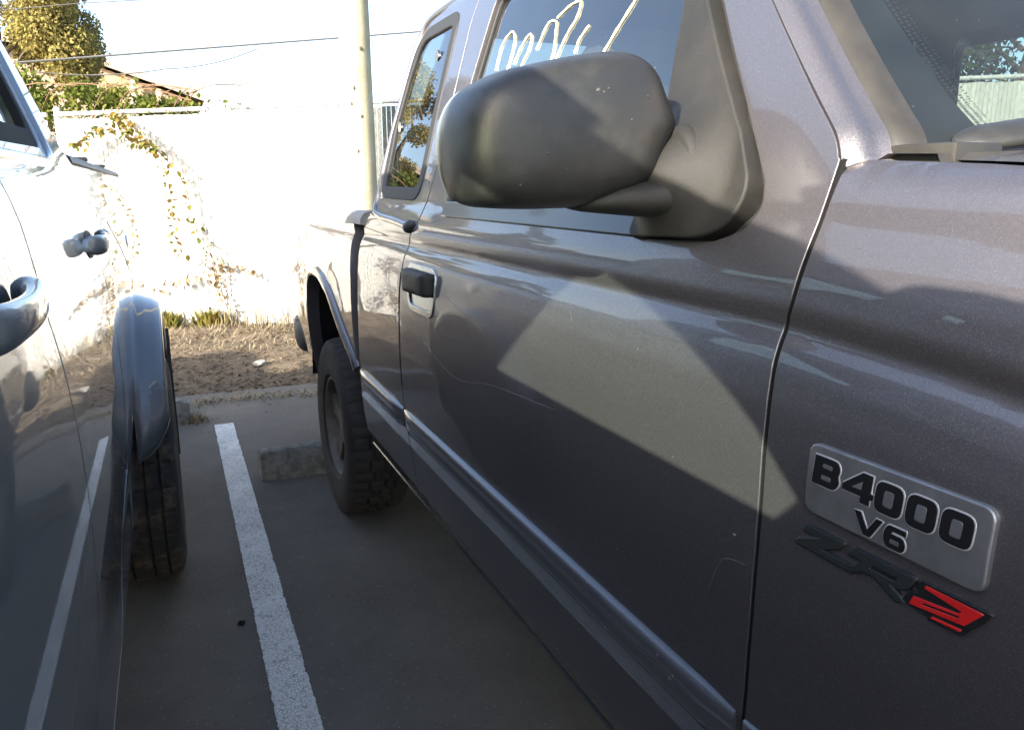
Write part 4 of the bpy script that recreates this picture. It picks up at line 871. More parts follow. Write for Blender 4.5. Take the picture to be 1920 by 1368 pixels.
# roof with rolled edges
rings = []
for y, dz in ((.95, -.03), (.98, -.008), (1.02, .004), (1.2, .012), (1.6, .014), (2.0, .006), (2.08, .0), (2.13, -.012), (2.16, -.04)):
    half = [(.700, 1.775), (.712, 1.795), (.735, 1.815), (.78, 1.833), (.88, 1.846), (1.1, 1.855), (1.39, 1.858)]
    full = half + [(2 * CXR - x, z) for x, z in half[-2::-1]]; rings.append([(x, y, z + dz * (1 if z > 1.78 else .2)) for x, z in full])
loft('roof', rings, M['paint_r'], RT, closed=False, caps=False, sharp=60)
box('headliner', (.74, .99, 1.75), (2.04, 2.16, 1.765), M['interior'], RT)
box('cab_back_wall', (.58, 2.20, .60), (2.20, 2.235, 1.31), M['paint_r'], RT, .006)
for x in (.60, 1.98): loft('cab_back_pillar', [[(x0, 2.215, 1.31), (x1, 2.215, 1.31), (x1, 2.245, 1.31), (x0, 2.245, 1.31)] if z == 0 else [(x2, 2.150, 1.772), (x3, 2.150, 1.772), (x3, 2.172, 1.772), (x2, 2.172, 1.772)] for z, (x0, x1, x2, x3) in ((0, (x, x + .20, x + (.16 if x < 1 else -.06), x + (.26 if x < 1 else .04))), (1, (x, x + .20, x + (.16 if x < 1 else -.06), x + (.26 if x < 1 else .04))))], M['paint_r'], RT)
mobj('back_window', [(.78, 2.222, 1.30), (2.0, 2.222, 1.30), (1.96, 2.178, 1.79), (.82, 2.178, 1.79)], [(0, 1, 2, 3)], M['glass_r'], RT)
# ---- cowl, hood, nose
rings = []
for x in np.linspace(.60, 2 * CXR - .60, 40):
    u = (x - CXR) / (CXR - .60); b = .125 * (1 - u * u)
    rings.append([(x, .545 - b, 1.350 + .012 * (1 - u * u)), (x, .520 - b, 1.362 + .012 * (1 - u * u)), (x, .470 - b * .95, 1.360 + .016 * (1 - u * u)), (x, .455 - b * .9, 1.330)])
loft('cowl_panel', rings, M['grey_trim'], RT, closed=False, caps=False)
V = []; F = []; nx, ny = 48, 40
for j in range(ny + 1):
    t = j / ny
    for i in range(nx + 1):
        s = i / nx; u = 2 * s - 1; x = .615 + (2 * CXR - 1.23) * s; yb = .515 - .105 * (1 - u * u); y = yb + (-.80 - yb) * t
        z = float(hood_z(y)) + .0025 + .045 * (1 - abs(u) ** 2.6) - (.06 * max(0, (t - .9) / .1) ** 2); V.append((x, y, z))
for j in range(ny):
    for i in range(nx): a = j * (nx + 1) + i; F.append((a, a + nx + 1, a + nx + 2, a + 1))
mobj('hood', V, F, M['paint_r'], RT)
box('grille_panel', (.72, -.82, .62), (2.06, -.74, 1.16), M['trim'], RT, .02); box('front_bumper', (.56, -.96, .48), (2.22, -.78, .68), M['chrome'], RT, .04, 3)
for x in (.64, 1.86): box('headlight', (x, -.83, .90), (x + .28, -.75, 1.10), M['reflector'], RT, .02)
for s_ in (0, 1): box('cowl_end', (.612 if not s_ else 2 * CXR - .672, .462, 1.32), (.672 if not s_ else 2 * CXR - .612, .535, 1.3700), M['grey_trim'], RT, .004)
# ---- wiper
wp_ = bpy.data.objects.new('wiper', None); wp_.location = (.66, .49, 1.37); place(wp_, RT)
rings = []
for x, y, z, w, h in ((.650, .492, 1.3705, .004, .003), (.654, .490, 1.3720, .011, .008), (.664, .486, 1.3745, .016, .011), (.70, .470, 1.380, .0175, .012), (.78, .44, 1.388, .0165, .011), (.95, .39, 1.398, .014, .010), (1.15, .35, 1.405, .011, .009)):
    rings.append([(x + .3 * w * math.sin(a) , y - w * math.cos(a) * .95, z + h * math.sin(a) - .004 * math.cos(a)) for a in np.linspace(0, 2 * math.pi, 14, endpoint=False)])
loft('arm', rings, M['trim_worn'], wp_, sharp=60)
tube('pivot', [(.655, .497, 1.345), (.655, .494, 1.368)], .010, M['grey_trim'], wp_, 10)
tube('blade', [(x, y, z) for x, y, z in ((.70, .484, 1.384), (.95, .425, 1.402), (1.25, .385, 1.415))], .006, M['rubber'], wp_, 8)
# ---- cabin
box('dashboard', (.66, .50, 1.05), (2.12, .86, 1.325), M['dash'], RT, .05, 3)
tube('steering_wheel', [(1.72 + .18 * math.cos(a), .98 + .07 * math.sin(a), 1.27 + .17 * math.sin(a)) for a in np.linspace(0, 2 * math.pi, 30)], .015, M['rubber'], RT, 8)
for x in (.74, 1.50):
    se = box('seat', (x, 1.05, .70), (x + .54, 1.60, .92), M['interior'], RT, .06, 3)
    loft('seat_back', [[(x + .27 + a * .26 * w, y + b * .07, z) for a, b in ((-1, -.6), (-.8, -1), (.8, -1), (1, -.6), (1, .6), (.8, 1), (-.8, 1), (-1, .6))] for z, y, w in ((.88, 1.40, .95), (1.1, 1.45, 1.0), (1.36, 1.52, .92), (1.46, 1.55, .75))], M['interior'], se)
    loft('headrest', [[(x + .27 + a * .13 * w, 1.56 + b * .05 * w, z) for a, b in ((-1, -.6), (-.8, -1), (.8, -1), (1, -.6), (1, .6), (.8, 1), (-.8, 1), (-1, .6))] for z, w in ((1.48, .9), (1.52, 1.1), (1.62, 1.1), (1.67, .8))], M['interior'], se)

# ---- side mirror
M['scuff'] = mat('grey_scuff', (0.075, 0.073, 0.068), 0.8)
mr_ = bpy.data.objects.new('side_mirror', None); mr_.location = (.56, .80, 1.33); place(mr_, RT)
mo = [(.326, 1.450), (.348, 1.461), (.371, 1.467), (.424, 1.479), (.467, 1.4855), (.492, 1.4845), (.512, 1.476), (.527, 1.461), (.538, 1.439), (.549, 1.417), (.552, 1.403), (.545, 1.385), (.536, 1.366), (.530, 1.347), (.514, 1.333), (.490, 1.324), (.462, 1.316), (.434, 1.309), (.400, 1.3075), (.372, 1.3072), (.345, 1.308), (.322, 1.3105), (.303, 1.319), (.2935, 1.336), (.2885, 1.355), (.2875, 1.375), (.290, 1.40), (.297, 1.421), (.309, 1.438)]
mo = bez([mo[-1]] + mo + [mo[0], mo[1]], 4)[4:-4]; mo = mo[:-1] if math.dist(mo[0], mo[-1]) < 1e-4 else mo
mo_d = resample(mo, .007); cx_, cz_ = .418, 1.396; rings = []
for s, dy in ((.90, .034), (.96, .050), (.985, .052), (1.0, .040), (1.0, .020), (1.0, .004), (.994, -.012), (.980, -.026), (.957, -.0375), (.925, -.0465), (.88, -.0535), (.82, -.059), (.74, -.0632), (.62, -.0668), (.48, -.0695), (.32, -.0712), (.16, -.072), (.02, -.0723)):
    rings.append([(cx_ + .003 + (x - cx_) * s * .972, .866 - .1 * (cx_ + (x - cx_) * s) + dy, cz_ - .001 + (z - cz_) * s * .978) for x, z in mo_d])
loft('housing', rings, M['trim_worn'], mr_, sharp=80)
for x, z, r in ((.430, 1.434, .0022), (.436, 1.432, .0016), (.442, 1.436, .0012), (.372, 1.368, .0014), (.395, 1.352, .001), (.5, 1.46, .001), (.47, 1.405, .001), (.345, 1.335, .0012), (.49, 1.43, .0009)):
    sx = max(abs(x - cx_) / .13, abs(z - cz_) / .088); dy = float(np.interp(sx, [.02, .16, .32, .48, .62, .74, .82, .88, .925], [-.0723, -.072, -.0712, -.0695, -.0668, -.0632, -.059, -.0535, -.0465])); b = bmesh.new(); bmesh.ops.create_icosphere(b, subdivisions=1, radius=1)
    for v in b.verts: v.co = Vector((v.co.x * r * random.uniform(.8, 1.8), v.co.y * .0012, v.co.z * r)) + Vector((x + .003, .866 - .1 * x + dy, z))
    bm_obj('scuff', b, M['scuff'], mr_)
loft('mirror_glass', [[(cx_ + (x - cx_) * s - .012, .862 - .1 * x + .044, cz_ + (z - cz_) * s) for x, z in mo_d] for s in (.88, .01)], M['bright'], mr_)
rings = []
for x, yc, zc, hd, hh, w in ((.580, .768, 1.352, .050, .054, .5), (.560, .768, 1.351, .050, .055, .4), (.548, .769, 1.350, .050, .0555, .2), (.538, .770, 1.347, .051, .054, 0), (.5345, .772, 1.345, .049, .050, 0), (.533, .774, 1.336, .047, .040, 0), (.529, .778, 1.3225, .045, .0245, 0), (.50, .786, 1.3205, .043, .0205, 0), (.47, .795, 1.319, .038, .0165, 0), (.445, .803, 1.316, .030, .011, 0), (.432, .81, 1.314, .018, .006, 0)):
    ring = []
    for a in np.linspace(0, 2 * math.pi, 36, endpoint=False):
        dz = hh * math.copysign(abs(math.sin(a)) ** .85, math.sin(a)); ring.append((x + .27 * dz * w, yc + hd * math.copysign(abs(math.cos(a)) ** .85, math.cos(a)), zc + dz))
    rings.append(ring)
loft('arm', rings, M['trim'], mr_, sharp=60)
sail = fillet([(.868, 1.600, .012), (.838, 1.43), (.852, 1.276, .01), (.71, 1.281, .03), (.668, 1.300, .03), (.655, 1.335, .02), (.688, 1.392), (.762, 1.482), (.858, 1.604, .012)], 6)
def sSail(Y, Z):
    Y = np.asarray(Y, float); Z = np.asarray(Z, float); q = np.hypot((Y - .775) / .100, (Z - 1.350) / .094)
    return sR(Y, Z) - .050 * np.where(q < 1, (1 - q * q) ** 2, 0) - .006 * np.exp(-((Y - .76) / .10) ** 2 - ((Z - 1.37) / .12) ** 2)
panel('sail_panel', sail, sSail, -1, M['trim'], mr_, step=0.007, off=0.013, depth=0.035, rad=0.004)
# ---- yellow marker writing on the front window
strokes = [[(1.542, 1.568), (1.544, 1.59), (1.54, 1.62), (1.506, 1.638), (1.48, 1.623), (1.474, 1.597), (1.478, 1.568), (1.49, 1.53)], [(1.451, 1.568), (1.436, 1.595), (1.412, 1.615), (1.394, 1.61), (1.393, 1.584), (1.407, 1.566), (1.42, 1.53)], [(1.356, 1.58), (1.339, 1.614), (1.323, 1.624), (1.297, 1.618), (1.289, 1.598), (1.278, 1.565), (1.285, 1.53)], [(1.297, 1.625), (1.257, 1.637), (1.226, 1.638), (1.215, 1.632), (1.218, 1.61), (1.238, 1.589), (1.255, 1.561), (1.265, 1.53)], [(1.192, 1.549), (1.187, 1.57), (1.164, 1.588)], [(1.09, 1.536), (1.066, 1.565), (1.034, 1.599), (1.0, 1.64)]]
for st in strokes:
    P = bez(st, 5); tube('marker_stroke', [(float(tR(z)) + .0125, y, z) for y, z in P], [.0019 + .0004 * math.sin(i * 1.7) for i in range(len(P))], M['windowpaint'], fd, 8)
# ---- old key scratches in the clear coat
M['scratch'] = mat('pale_scratch', (0.13, 0.13, 0.125), 0.6)
for st in ([(1.66, .99), (1.45, .955), (1.25, .985), (1.0, 1.005)], [(.62, .90), (.60, .945), (.566, .955)], [(1.75, 1.155), (1.45, 1.10), (1.30, 1.075)], [(1.20, 1.245), (1.05, 1.228)], [(.98, 1.16), (.97, 1.145)], [(1.38, 1.09), (1.372, 1.02)]):
    P = bez(st, 8); tube('scratch', [(float(tR(z)) - .0001, y, z) for y, z in P], .00028, M['scratch'], fd, 4)
for y, z in ((.668, .762), (.675, .755), (.70, .772), (1.05, .764), (1.32, .776), (.90, .70), (1.60, .745), (.585, .98), (.83, .735), (.85, .725)):
    x = float(tR(z)) - (.0145 if .73 < z < .78 else .0003); b = bmesh.new(); bmesh.ops.create_icosphere(b, subdivisions=1, radius=1)
    for v in b.verts: v.co = Vector((v.co.x * .0008, v.co.y * random.uniform(.002, .004), v.co.z * random.uniform(.0015, .003))) + Vector((x, y, z))
    bm_obj('paint_chip', b, M['scratch'], fd)
# ---- fender badge
bd = bpy.data.objects.new('model_badge', None); bd.location = (.515, .408, 1.078); place(bd, RT); bd['label'] = 'silver plate reading B4000 V6 on the dark fender'
plate = fillet([(.4935, 1.1075, .009), (.4905, 1.0480, .009), (.3225, 1.0490, .009), (.3240, 1.1095, .009)], 6)
panel('plate', plate, sF, -1, M['plate'], bd, step=.008, off=.0055, depth=.0075, rad=.0025)
M['rim_metal'] = mat('light_letter_edge', (0.55, 0.56, 0.56), 0.4, 0.4)
def bL(y0, y1, z0, z1): return lambda u, v: (y0 + (y1 - y0) * u, z0 + (z1 - z0) * v)
def letter(outl, holes, f):
    O = [f(*p[:2]) for p in outl]; Hs = [[f(*p) for p in h] for h in holes]
    panel('letter_rim', offset_poly(O, -.0011), sF, -1, M['rim_metal'], bd, step=.004, off=.0060, depth=.002, rad=.0004)
    panel('letter', O, sF, -1, M['letter'], bd, holes=Hs, step=.004, off=.0068, depth=.002, rad=.0004)
    for h in Hs: panel('letter_counter', offset_poly(h, .0009), sF, -1, M['plate'], bd, step=.004, off=.0069, depth=.002, rad=.0004)
def rr(x0, x1, y0, y1, r, n=4): return fillet([(x0, y0, r), (x1, y0, r), (x1, y1, r), (x0, y1, r)], n)
Bo = fillet([(0, 0), (.85, 0, .22), (1, .30, .2), (.90, .52, .1), (.97, .74, .2), (.85, 1, .2), (0, 1)], 4)
letter(Bo, [rr(.30, .70, .20, .40, .08), rr(.30, .70, .62, .80, .08)], bL(.4855, .4560, 1.0755, 1.1005))
letter([(.62, 1), (.95, 1), (.95, .42), (1.06, .42), (1.06, .22), (.95, .22), (.95, 0), (.66, 0), (.66, .22), (.0, .22), (.0, .42)], [[(.66, .42), (.66, .74), (.30, .42)]], bL(.4520, .4225, 1.0755, 1.1005))
for y0 in (.4190, .3895, .3598): letter(rr(0, 1, 0, 1, .30), [rr(.30, .70, .22, .78, .12)], bL(y0, y0 - .0252, 1.0750, 1.1000))
letter([(0, 1), (.22, 1), (.52, .28), (.80, 1), (1.0, 1), (.64, 0), (.40, 0)], [], bL(.4360, .4085, 1.0505, 1.0680))
letter(fillet([(.16, 1, .1), (.95, 1), (.95, .80), (.36, .80, .06), (.30, .64), (.86, .64, .14), (1, .32, .2), (.88, 0, .16), (.12, 0, .16), (0, .34, .1), (0, .70, .2)], 3), [rr(.28, .74, .20, .44, .06)], bL(.4055, .3850, 1.0500, 1.0680))
# ---- ZR2 emblem below it
zb = bpy.data.objects.new('emblem', None); zb.location = (.513, .41, 1.02); place(zb, RT); zb['label'] = 'black and red slanted emblem reading ZR2'
M['emblem_black'] = mat('gloss_black_emblem', (0.012, 0.013, 0.014), 0.22, coat=0.6)
M['emblem_grey'] = mat('dark_grey_emblem_face', (0.022, 0.026, 0.024), 0.3, coat=0.5)
def em(u, v): return (.500 - u, 1.0075 + v)
def emblem(pts, m, off, holes=(), name='letter', grow=0):
    O = [em(*p) for p in pts]
    if grow: O = offset_poly(O, -grow)
    panel(name, O, sF, -1, m, zb, step=.006, off=off, depth=off + .001, rad=.0005, holes=[[em(*p) for p in h] for h in holes])
Zp = [(.012, .0245), (.056, .0245), (.050, .0185), (.029, .0085), (.070, .0085), (.066, .0035), (.0, .0035), (.005, .0085), (.030, .0185), (.009, .0185)]
Rp = [(.060, .0185), (.066, .0250), (.126, .0260), (.121, .0165), (.112, .0115), (.103, .0110), (.119, .0030), (.112, .0005), (.088, .0105), (.078, .0105), (.070, .0060), (.060, .0060), (.070, .0120), (.074, .0185)]
for pp in (Zp, Rp): emblem(pp, M['emblem_black'], .0028, grow=.0012, name='letter_edge')
emblem(Zp, M['emblem_grey'], .0034); emblem(Rp, M['emblem_grey'], .0034, holes=[[(.083, .0150), (.108, .0150), (.111, .0200), (.085, .0195)]])
P2 = [(.127, .0215), (.131, .0262), (.187, .0275), (.180, .0180), (.172, .0085), (.168, .0025), (.140, .0005), (.141, .0035), (.117, .0035), (.122, .0140), (.131, .0155)]
emblem(P2, M['emblem_black'], .0028, name='letter_edge', grow=.0008)
emblem([(.1345, .0230), (.135, .0250), (.1815, .0258), (.175, .0180), (.169, .0105), (.1235, .0048), (.1265, .0120), (.163, .0168), (.1665, .0200)], M['red'], .0036, holes=[[(.1335, .0085), (.1635, .0130), (.1655, .0160), (.1355, .0115)]])
emblem([(.143, .0025), (.144, .0038), (.168, .0060), (.1665, .0042)], M['red'], .0036)

# ================================================================== THE SILVER PICKUP (left)
CXL = -1.10
PL = [(.38, -.26), (.405, -.19), (.42, -.163), (.45, -.156), (.55, -.153), (.60, -.150), (.66, -.142), (.74, -.132), (.84, -.124), (.94, -.121), (1.04, -.123), (1.12, -.129), (1.17, -.136), (1.20, -.1415), (1.23, -.143), (1.30, -.153), (1.345, -.166), (1.385, -.186), (1.43, -.206), (1.70, -.312), (1.76, -.352), (1.80, -.42)]
tL = table(PL, 0.008)
def sL(Y, Z): return tL(Z) + 0 * np.asarray(Y)
zrL = np.unique(np.round(np.concatenate([np.arange(.40, 1.12, .03), np.arange(1.12, 1.42, .012), np.arange(1.42, 1.8, .03)]), 4))
LT = empty('pickup_truck', (CXL, 1.3, 0)); tag(LT, 'silver blue crew cab pickup with flared rear fender parked at left', 'pickup truck', 'parked pickups')
AP = bez([(-.62, 1.330), (-.40, 1.450), (-.15, 1.590), (.015, 1.680), (.157, 1.740), (.35, 1.804), (.50, 1.826), (.80, 1.840), (1.3, 1.840), (1.80, 1.815), (1.96, 1.765)], 4)   # outer line of pillar and roof rail
WIN_F = fillet([(.02, 1.342, .02), (.08, 1.445), (.14, 1.502), (.215, 1.556), (.31, 1.606), (.415, 1.645), (.60, 1.684), (.93, 1.705, .03), (.955, 1.342, .03)], 4)
WIN_R = fillet([(1.075, 1.388, .03), (1.05, 1.674, .03), (1.55, 1.668), (1.765, 1.63, .04), (1.735, 1.54), (1.690, 1.450), (1.640, 1.402, .05)], 5)
def front_edge(z): return -.06 - .05 * max(0, (1.2 - z)) * 0 
fdo = [(-.13, .47), (.99, .47)] + bez([(1.022, .56), (1.034, .75), (1.034, 1.0), (1.028, 1.2), (1.018, 1.38), (.998, 1.55), (.985, 1.744)], 3) + [(.75, 1.739), (.55, 1.722), (.36, 1.684), (.20, 1.620), (.0, 1.505), (-.13, 1.395), (-.14, 1.0)]
rdo = bez([(1.03, .47), (1.038, .56), (1.042, .75), (1.042, 1.0), (1.036, 1.2), (1.026, 1.38), (1.006, 1.55), (.993, 1.724)], 3) + [(1.60, 1.718), (1.82, 1.69)] + bez([(1.83, 1.60), (1.80, 1.50), (1.79, 1.41), (1.80, 1.33), (1.83, 1.15), (1.83, .95), (1.80, .80), (1.70, .62), (1.60, .50)], 3) + [(1.55, .47)]
fdL = panel('front_door', fdo, sL, 1, M['paint_l'], LT, holes=[WIN_F], step=0.035, zrows=zrL, depth=0.02)
rdL = panel('rear_door', rdo, sL, 1, M['paint_l'], LT, holes=[WIN_R], step=0.03, zrows=zrL, depth=0.02)
for wn_, pr_ in ((WIN_F, fdL), (WIN_R, rdL)):
    panel('window_glass', offset_poly(wn_, -.01), sL, 1, M['glass_l'], pr_, step=.06, off=-.018, flange=False)
    panel('window_seal', offset_poly(wn_, -.006), sL, 1, M['seal'], pr_, holes=[offset_poly(wn_, .004 if wn_ is WIN_F else .030)], step=.03, off=-.004, depth=.016, rad=.004)
panel('front_door', fdo, sL, 1, M['paint_l'], LT, holes=[WIN_F], step=0.06, depth=0.02, mirror=CXL); panel('rear_door', rdo, sL, 1, M['paint_l'], LT, holes=[WIN_R], step=0.06, depth=0.02, mirror=CXL)
panel('window_glass', WIN_F, sL, 1, M['glass_l'], fdL, step=.08, off=-.018, flange=False, mirror=CXL); panel('window_glass', WIN_R, sL, 1, M['glass_l'], rdL, step=.08, off=-.018, flange=False, mirror=CXL)
# cab side frame: pillar and roof rail over the doors, rear corner
cabo = [(y, z) for y, z in AP] + [(2.00, 1.68), (2.01, 1.55), (1.995, 1.45), (2.03, 1.36), (2.045, 1.20), (2.045, .95)] + [(1.90, .70), (1.84, .78), (1.842, .95), (1.842, 1.15), (1.812, 1.33), (1.802, 1.41), (1.812, 1.50), (1.842, 1.60), (1.832, 1.70), (1.60, 1.728), (1.05, 1.738), (.98, 1.752), (.75, 1.748), (.55, 1.731), (.355, 1.694), (.195, 1.630), (-.005, 1.515), (-.14, 1.405), (-.40, 1.31)]
for mi in (None, CXL): cs_ = panel('cab_side_frame', cabo, sL, 1, M['paint_l'], LT, step=0.03, zrows=zrL, depth=0.05, mirror=mi)
tube('window_frame_lip', [(float(tL(z)) + .001, y, z) for y, z in bez([(1.06, 1.372), (1.40, 1.376), (1.60, 1.380), (1.68, 1.402), (1.722, 1.445), (1.765, 1.53), (1.79, 1.60), (1.80, 1.66)], 6)], .008, M['paint_l'], LT, 10)
# rocker
rk = [(-.30, .405), (2.05, .405), (2.12, .50), (2.10, .62), (1.93, .70), (1.72, .615), (1.62, .49), (1.55, .462), (.98, .462), (-.15, .462), (-.30, .5)]
for mi in (None, CXL): panel('rocker_panel', rk, sL, 1, M['paint_l'], LT, step=.04, zrows=zrL, depth=.03, mirror=mi)
# handles: cup behind, bow grip, dark seam, keeper cap
def handleL(yc, lab=None):
    hn = bpy.data.objects.new('door_handle', None); hn.location = (-.14, yc, 1.235); place(hn, LT); x0 = -.143; rings = []
    for y, o_, w, h in bez(((-.120, .004, .005, .012), (-.112, .014, .007, .017), (-.09, .024, .009, .018), (-.05, .030, .009, .016), (0.0, .032, .009, .015), (.05, .030, .009, .016), (.09, .025, .010, .019), (.112, .015, .009, .019), (.122, .005, .005, .013)), 4):
        rings.append([(x0 + o_ + w * math.copysign(abs(math.cos(a)) ** .7, math.cos(a)), yc + y, 1.232 + h * math.copysign(abs(math.sin(a)) ** .7, math.sin(a))) for a in np.linspace(0, 2 * math.pi, 28, endpoint=False)])
    loft('grip', rings, M['paint_l'], hn, sharp=60)
    cup = [[(float(tL(1.228 + .026 * s * math.sin(a))) + .0035 - d, yc + .075 * s * math.cos(a), 1.228 + .026 * s * math.sin(a)) for a in np.linspace(0, 2 * math.pi, 24, endpoint=False)] for s, d in ((1.05, .008), (1.0, .0015), (.9, .0015), (.5, .0015), (.05, .0015))]
    loft('cup', cup, M['rubber'], hn, sharp=60)
    tube('keyhole_cap', [(x0 + .016, yc + .112, 1.232), (x0 + .025, yc + .112, 1.232)], .006, M['chrome'], hn, 12)
handleL(.735); handleL(1.70)
# ---- bed
ALc = (2.87, .405)
def sBL(Y, Z):
    Z = np.asarray(Z, float); return np.where(Z > 1.20, -.1415 - (Z - 1.2) * .22, tL(np.minimum(Z, 1.2))) + 0 * np.asarray(Y)
tBL = table([(.38, -.26), (.405, -.19), (.42, -.163), (.45, -.156), (.55, -.150), (.66, -.142), (.84, -.130), (1.0, -.128), (1.12, -.132), (1.18, -.138), (1.25, -.150), (1.32, -.170), (1.38, -.190), (1.42, -.205)], .010)
def sBL(Y, Z): return tBL(Z) + 0 * np.asarray(Y)
arcl = [(ALc[0] + .475 * math.cos(a), ALc[1] + .50 * math.sin(a)) for a in np.linspace(math.pi, 0, 36)]
bedl = [(2.062, 1.395), (2.058, 1.1), (2.058, .72), (2.12, .62), (2.14, .43)] + arcl + [(3.45, .45), (4.08, .52), (4.11, .7), (4.11, 1.395)]
FD = fillet([(2.34, 1.250, .04), (2.62, 1.150, .1), (2.86, 1.060, .08), (3.10, 1.045, .05), (3.17, 1.10, .06), (3.12, 1.20, .06), (2.9, 1.250, .1)], 5)
for mi in (None, CXL): blp = panel('bed_side', bedl, sBL, 1, M['paint_l'], LT, step=.035, zrows=zrL, depth=.03, mirror=mi, holes=[FD] if mi is None else [])
fdl = panel('fuel_door', offset_poly(FD, .0025), sBL, 1, M['paint_l'], LT, step=.03, off=.002, depth=.012, rad=.003)
b = bmesh.new(); bmesh.ops.create_uvsphere(b, u_segments=16, v_segments=10, radius=1)
for v in b.verts: v.co = Vector((v.co.x * .006, v.co.y * .085, v.co.z * .030)) + Vector((-.133, 3.00, 1.15))
bm_obj('finger_pull', b, M['chrome'], fdl)
# fender flare
for mi in (None, CXL):
    rings = []
    for a in np.linspace(math.radians(165), math.radians(14), 56):
        ring = []
        for r, x in ((.566, -.138), (.558, -.131), (.5525, -.115), (.5495, -.101), (.547, -.095), (.540, -.074), (.531, -.054), (.527, -.049), (.515, -.046), (.480, -.047), (.470, -.052), (.470, -.07), (.480, -.14)):
            k = float(np.clip((math.radians(165) - a) / math.radians(13), 0, 1)) ** .5; x_ = -.14 + (x + .14) * k if r < .56 else x; X_ = x_ if mi is None else 2 * CXL - x_; ring.append((X_, ALc[0] + r * math.cos(a), ALc[1] + r * 1.04 * math.sin(a) + .01))
        rings.append(ring)
    loft('fender_flare', rings, M['flare_l'], LT, sharp=50)
    loft('wheel_liner', [[(-.06 if mi is None else 2 * CXL + .06, ALc[0] + .462 * math.cos(a), ALc[1] + .485 * math.sin(a)), (-.36 if mi is None else 2 * CXL + .36, ALc[0] + .462 * math.cos(a), ALc[1] + .485 * math.sin(a))] for a in np.linspace(math.radians(150), 0, 30)], M['dark'], LT, closed=False, caps=False)
box('mud_flap', (-.30, 3.27, .28), (-.036, 3.285, .80), M['rubber'], LT, .004)
make_wheel(LT, -.040, .262, 2.87, .392, 1, M['muddy_tyre'], 'rib'); make_wheel(LT, 2 * CXL + .04, .262, 2.87, .392, -1, M['muddy_tyre'], 'rib', False)
make_wheel(LT, -.060, .262, -.55, .392, 1, M['muddy_tyre'], 'rib', False); make_wheel(LT, 2 * CXL + .06, .262, -.55, .392, -1, M['muddy_tyre'], 'rib', False)
# bed rails with track clips, walls, tailgate
for s in (1, -1):
    rings = []
    for y in np.linspace(2.07, 4.12, 20):
        z = 1.392; sec = [(-.188, z), (-.192, z + .012), (-.205, z + .020), (-.262, z + .020), (-.272, z + .008), (-.272, z - .06), (-.24, z - .04)]
        rings.append([(x if s > 0 else 2 * CXL - x, y, zz) for x, zz in sec])
    rc = loft('bed_rail_cap', rings, M['grey_trim'], LT, sharp=40)
    for y in (2.62, 3.35):
        x0, x1 = (-.262, -.200) if s > 0 else (2 * CXL + .200, 2 * CXL + .262); box('tie_down', (x0, y, 1.412), (x1, y + .05, 1.424), M['rubber'], rc, .004)
box('bed_front_wall', (2 * CXL + .20, 2.06, .72), (-.20, 2.09, 1.38), M['dark'], LT); box('bed_floor', (2 * CXL + .22, 2.06, .70), (-.22, 4.08, .74), M['dark'], LT)
tgl = box('tailgate', (2 * CXL + .19, 4.07, .70), (-.19, 4.13, 1.39), M['paint_l'], LT, .012); box('tailgate_handle', (-1.2, 4.131, 1.15), (-1.0, 4.145, 1.22), M['trim'], tgl, .005)
for x in (-.30, 2 * CXL + .18): box('tail_lamp', (x, 4.08, .95), (x + .12, 4.14, 1.33), M['redlens'], LT, .012)
box('rear_bumper', (2 * CXL + .16, 4.15, .50), (-.16, 4.30, .68), M['chrome'], LT, .03, 3)
box('inner_shell', (-.29, .0, .48), (-.275, 2.03, 1.20), M['dark'], LT); box('inner_shell', (2 * CXL + .275, .0, .48), (2 * CXL + .29, 2.03, 1.20), M['dark'], LT)
box('cab_floor', (2 * CXL + .28, -.2, .44), (-.28, 2.03, .48), M['dark'], LT); box('chassis_rail', (-.62, -1.2, .46), (-.54, 4.1, .62), M['dark'], LT); box('chassis_rail', (2 * CXL + .54, -1.2, .46), (2 * CXL + .62, 4.1, .62), M['dark'], LT)
tube('rear_axle', [(-.3, 2.87, .386), (2 * CXL + .3, 2.87, .386)], .045, M['dark'], LT, 12)
# roof, windshield, rear wall
def roof_line(y): return np.interp(y, [p[0] for p in AP], [p[1] for p in AP])
rings = []
for y in (.225, .29, .38, .6, .9, 1.3, 1.6, 1.75, 1.83):
    e = float(roof_line(y + .07)); half = [(float(tL(min(e, 1.76))), e), (-.39, e + .012), (-.46, e + .022), (-.65, e + .032), (CXL, e + .036)]
    rings.append([(x, y + .07 * (1 if k in (0, 8) else .4 if k in (1, 7) else 0), z) for k, (x, z) in enumerate(half + [(2 * CXL - x, z) for x, z in half[-2::-1]])])
loft('roof', rings, M['paint_l'], LT, closed=False, caps=False, sharp=60)
box('headliner', (2 * CXL + .42, .32, 1.785), (-.42, 1.82, 1.80), M['interior'], LT)
WA = [np.array((float(tL(z)) - .03, y + .0, z - .01)) for y, z in AP if -.62 <= y <= .36]
def wsL(s, t):
    f = t * (len(WA) - 1); i = min(int(f), len(WA) - 2); p = WA[i] + (WA[i + 1] - WA[i]) * (f - i); x = p[0] + (2 * CXL - 2 * p[0]) * s; u = 2 * s - 1; return (x, p[1] - (.20 - .10 * t) * (1 - u ** 2), p[2] + .02 * (1 - u ** 2))
sheet('windshield', SQ, [], wsL, M['glass_l'], LT, .06)
box('cab_back_wall', (2 * CXL + .20, 2.00, .70), (-.20, 2.03, 1.36), M['paint_l'], LT, .006)
mobj('back_window', [(-.30, 1.99, 1.36), (2 * CXL + .30, 1.99, 1.36), (2 * CXL + .42, 1.85, 1.70), (-.42, 1.85, 1.70)], [(0, 1, 2, 3)], M['glass_l'], LT)
